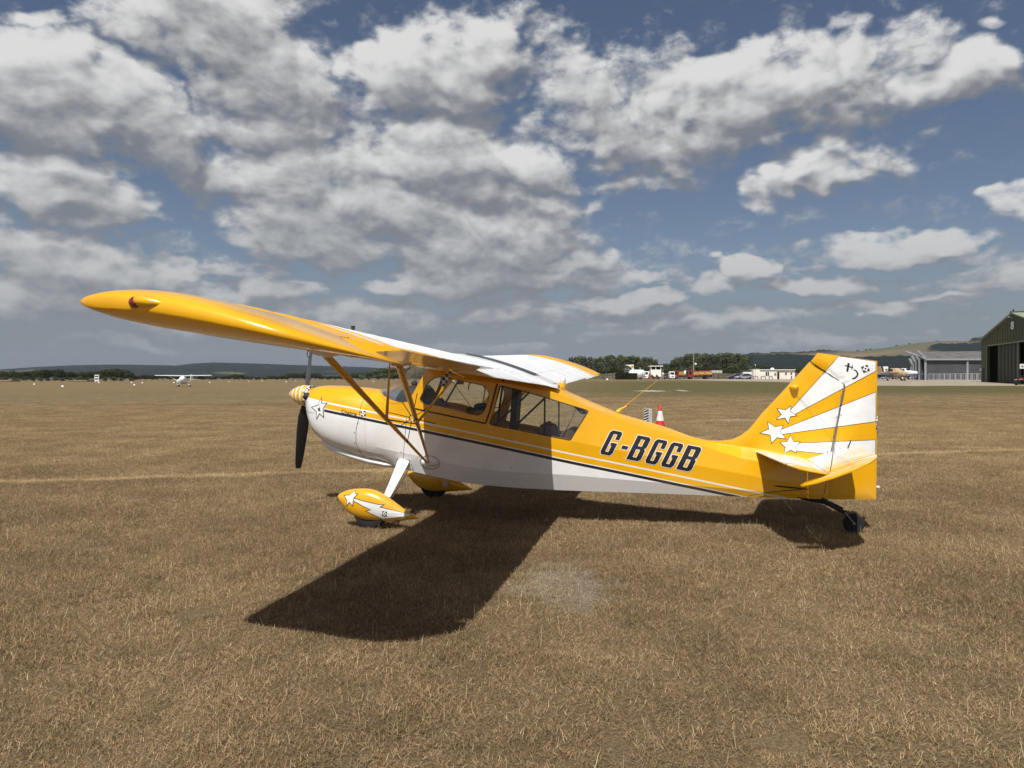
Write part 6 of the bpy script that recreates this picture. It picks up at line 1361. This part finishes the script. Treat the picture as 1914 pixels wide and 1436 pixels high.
# lorries
def tanker(r, cab_red, full, tank_white=False):
    W2 = 1.2
    mb = MB(); mb.rings([[(-4.3, y_, z_) for y_, z_ in ((-W2, .6), (W2, .6), (W2*.94, 2.35), (-W2*.94, 2.35))], [(-4.45, y_, z_) for y_, z_ in ((-W2, .6), (W2, .6), (W2, 1.4), (-W2, 1.4))][:4], [(-2.7, y_, z_) for y_, z_ in ((-W2, .6), (W2, .6), (W2*.94, 2.4), (-W2*.94, 2.4))]][::2]); mb.build('cab', cab_red, r, None, .05)
    MB().box(-3.95, -3.1, -W2-.02, -W2-.001, 1.35, 2.1).build('cab_window', M_GLD, r); MB().box(-4.34, -4.302, -W2*.85, W2*.85, 1.35, 2.1).build('windscreen', M_GLD, r)
    MB().box(-2.65, 4.0, -.5, .5, .62, .85).build('chassis', M_DARK, r)
    MB().box(-2.6, -.7, -W2, W2, .95, 2.35).build('pump_locker', M_RED, r, None, .04); MB().box(-2.5, -.8, -W2-.02, -W2-.001, 1.25, 2.0).build('yellow_panel', M_FUELY, r)
    for q_ in (-1.85, -1.45): MB().box(q_-.08, q_+.08, -W2-.035, -W2-.021, 1.5, 1.75).build('black_mark', M_BLK, r)
    mb = MB(); mb.rings([[(xx, 1.18*math.copysign(abs(math.cos(a))**.7, math.cos(a)), 1.68+.68*math.copysign(abs(math.sin(a))**.8, math.sin(a))) for a in [2*math.pi*k/24 for k in range(24)]] for xx in (-.65, 3.9)]); mb.build('tank', M_WS if tank_white else M_RED, r, 40)
    if full:
        MB().box(-.6, 3.85, -1.21, -1.185, 1.30, 2.02).build('yellow_band', M_FUELY, r); MB().box(1.2, 1.9, -1.23, -1.212, 1.60, 1.78).build('dark_mark', plain('print_dark', (.12, .07, .03), .6), r)
    for xx in (-3.3, 2.0) if full else (-3.3, 2.0):
        for sy in (-1, 1): wheel((xx, sy*1.02, .5), .5, .34, M_GRND, parent=r)
        if xx > 0: MB().box(xx-.7, xx+.7, -1.2, 1.2, 1.03, 1.08).build('mudguard', M_DARK, r)
    MB().box(3.95, 4.05, -1.1, 1.1, .75, 1.2).build('rear_bumper', M_RED, r)
r = T('fuel_lorry', 1307.5, 176, label='red tanker lorry with yellow tank band parked side on', cat='lorry', group='fuel lorries'); tanker(r, M_RED, True); r.scale = (.72, 1, .90)
r = T('fuel_lorry', 1280, 186, label='red and yellow lorry with a white tank behind the side on tanker', cat='lorry', group='fuel lorries'); tanker(r, M_RED, False, True); r.scale = (.72, 1, .95)
r = T('hand_cart', 1274, 174, label='low flat handcart on the grass before the lorries', cat='cart'); MB().box(-.7, .7, -.3, .3, .25, .32).build('deck', M_GREY, r); [wheel((xx, -.3, .14), .14, .08, M_GREY, parent=r) for xx in (-.5, .5)]
r = T('windsock_mast', 1296.5, 190, label='tall pale mast with a white globe behind the red tanker', cat='mast'); Z0 = r.location.z; z = lambda py: CAMH+(HY-py)/FPX*190-Z0
MB().tube([(0, 0, 0), (0, 0, z(672)), (0, 0, z(657))], [.16, .10, .05], 8).build('mast_pole', M_CONC, r); m = MB(); m.ball((.55, 0, z(680.8)), .30); m.build('white_globe', M_WS, r, 60); MB().tube([(0, 0, z(680.8)), (.4, 0, z(680.8))], .04, 5).build('bracket', M_GRND, r)
r = T('long_trailer', 1338, 230, label='pale long ribbed trailer on the bank behind the tanker', cat='trailer'); MB().box(-M(10.5, 230), M(10.5, 230), -1, 1, M(11, 230), M(16, 230)).build('trailer_body', plain('pale_trailer', (.42, .42, .37), .6), r, None, .1)
for q_ in range(8): xx = -M(9.5, 230)+q_*M(2.7, 230); MB().box(xx-.04, xx+.04, -1.05, -1.002, M(11, 230), M(16, 230)).build('rib', M_WS, r)
r = T('earth_bank', 1370, 236, label='long brown earth bank behind the cars and lorries', cat='bank'); mb = MB(); R_ = []
for k in range(60):
    xx = -M(520, 236)+k*M(13, 236)*1.0; h_ = M(10.5+1.2*math.sin(k*1.7), 236); R_.append([(xx, -3, -.5), (xx, -1.2, h_*.8), (xx, 0, h_), (xx, 2, h_), (xx, 4, -.5)])
mb.rings(R_); mb.build('bank', plain('dry_bank', (.085, .072, .045), .95, var=.4, scale=.5, bump=1), r, 60)
# rail fence behind
fr_ = T('wire_fence', 1370, 226, label='dark wire fence on posts running behind the fuel installation', cat='fence')
for k in range(-52, 26): MB().box(k*M(9, 226)-.05, k*M(9, 226)+.05, -.05, .05, 0, 1.9).build('fence_post', M_DARK, fr_)
for z_ in (.5, 1.1, 1.8): MB().tube([(-52*M(9, 226), 0, z_), (25*M(9, 226), 0, z_)], .025, 4).build('wire', M_DARK, fr_)
for px_, d_, nm in ((1727, 2600, 'left'), (1793, 2600, 'right')):
    x_ = (px_-CX)/FPX*d_; zr = (HY-line_top(RIDGE_R, px_))/FPX*d_; r = empty('radio_mast', (x_, d_, zr-8), 0, label='thin radio mast on the skyline, the %s of the two' % nm, cat='mast', group='radio masts on the down'); MB().tube([(0, 0, 0), (0, 0, 24 if nm == 'left' else 20)], [.5, .25], 5).build('mast', M_GRND, r)
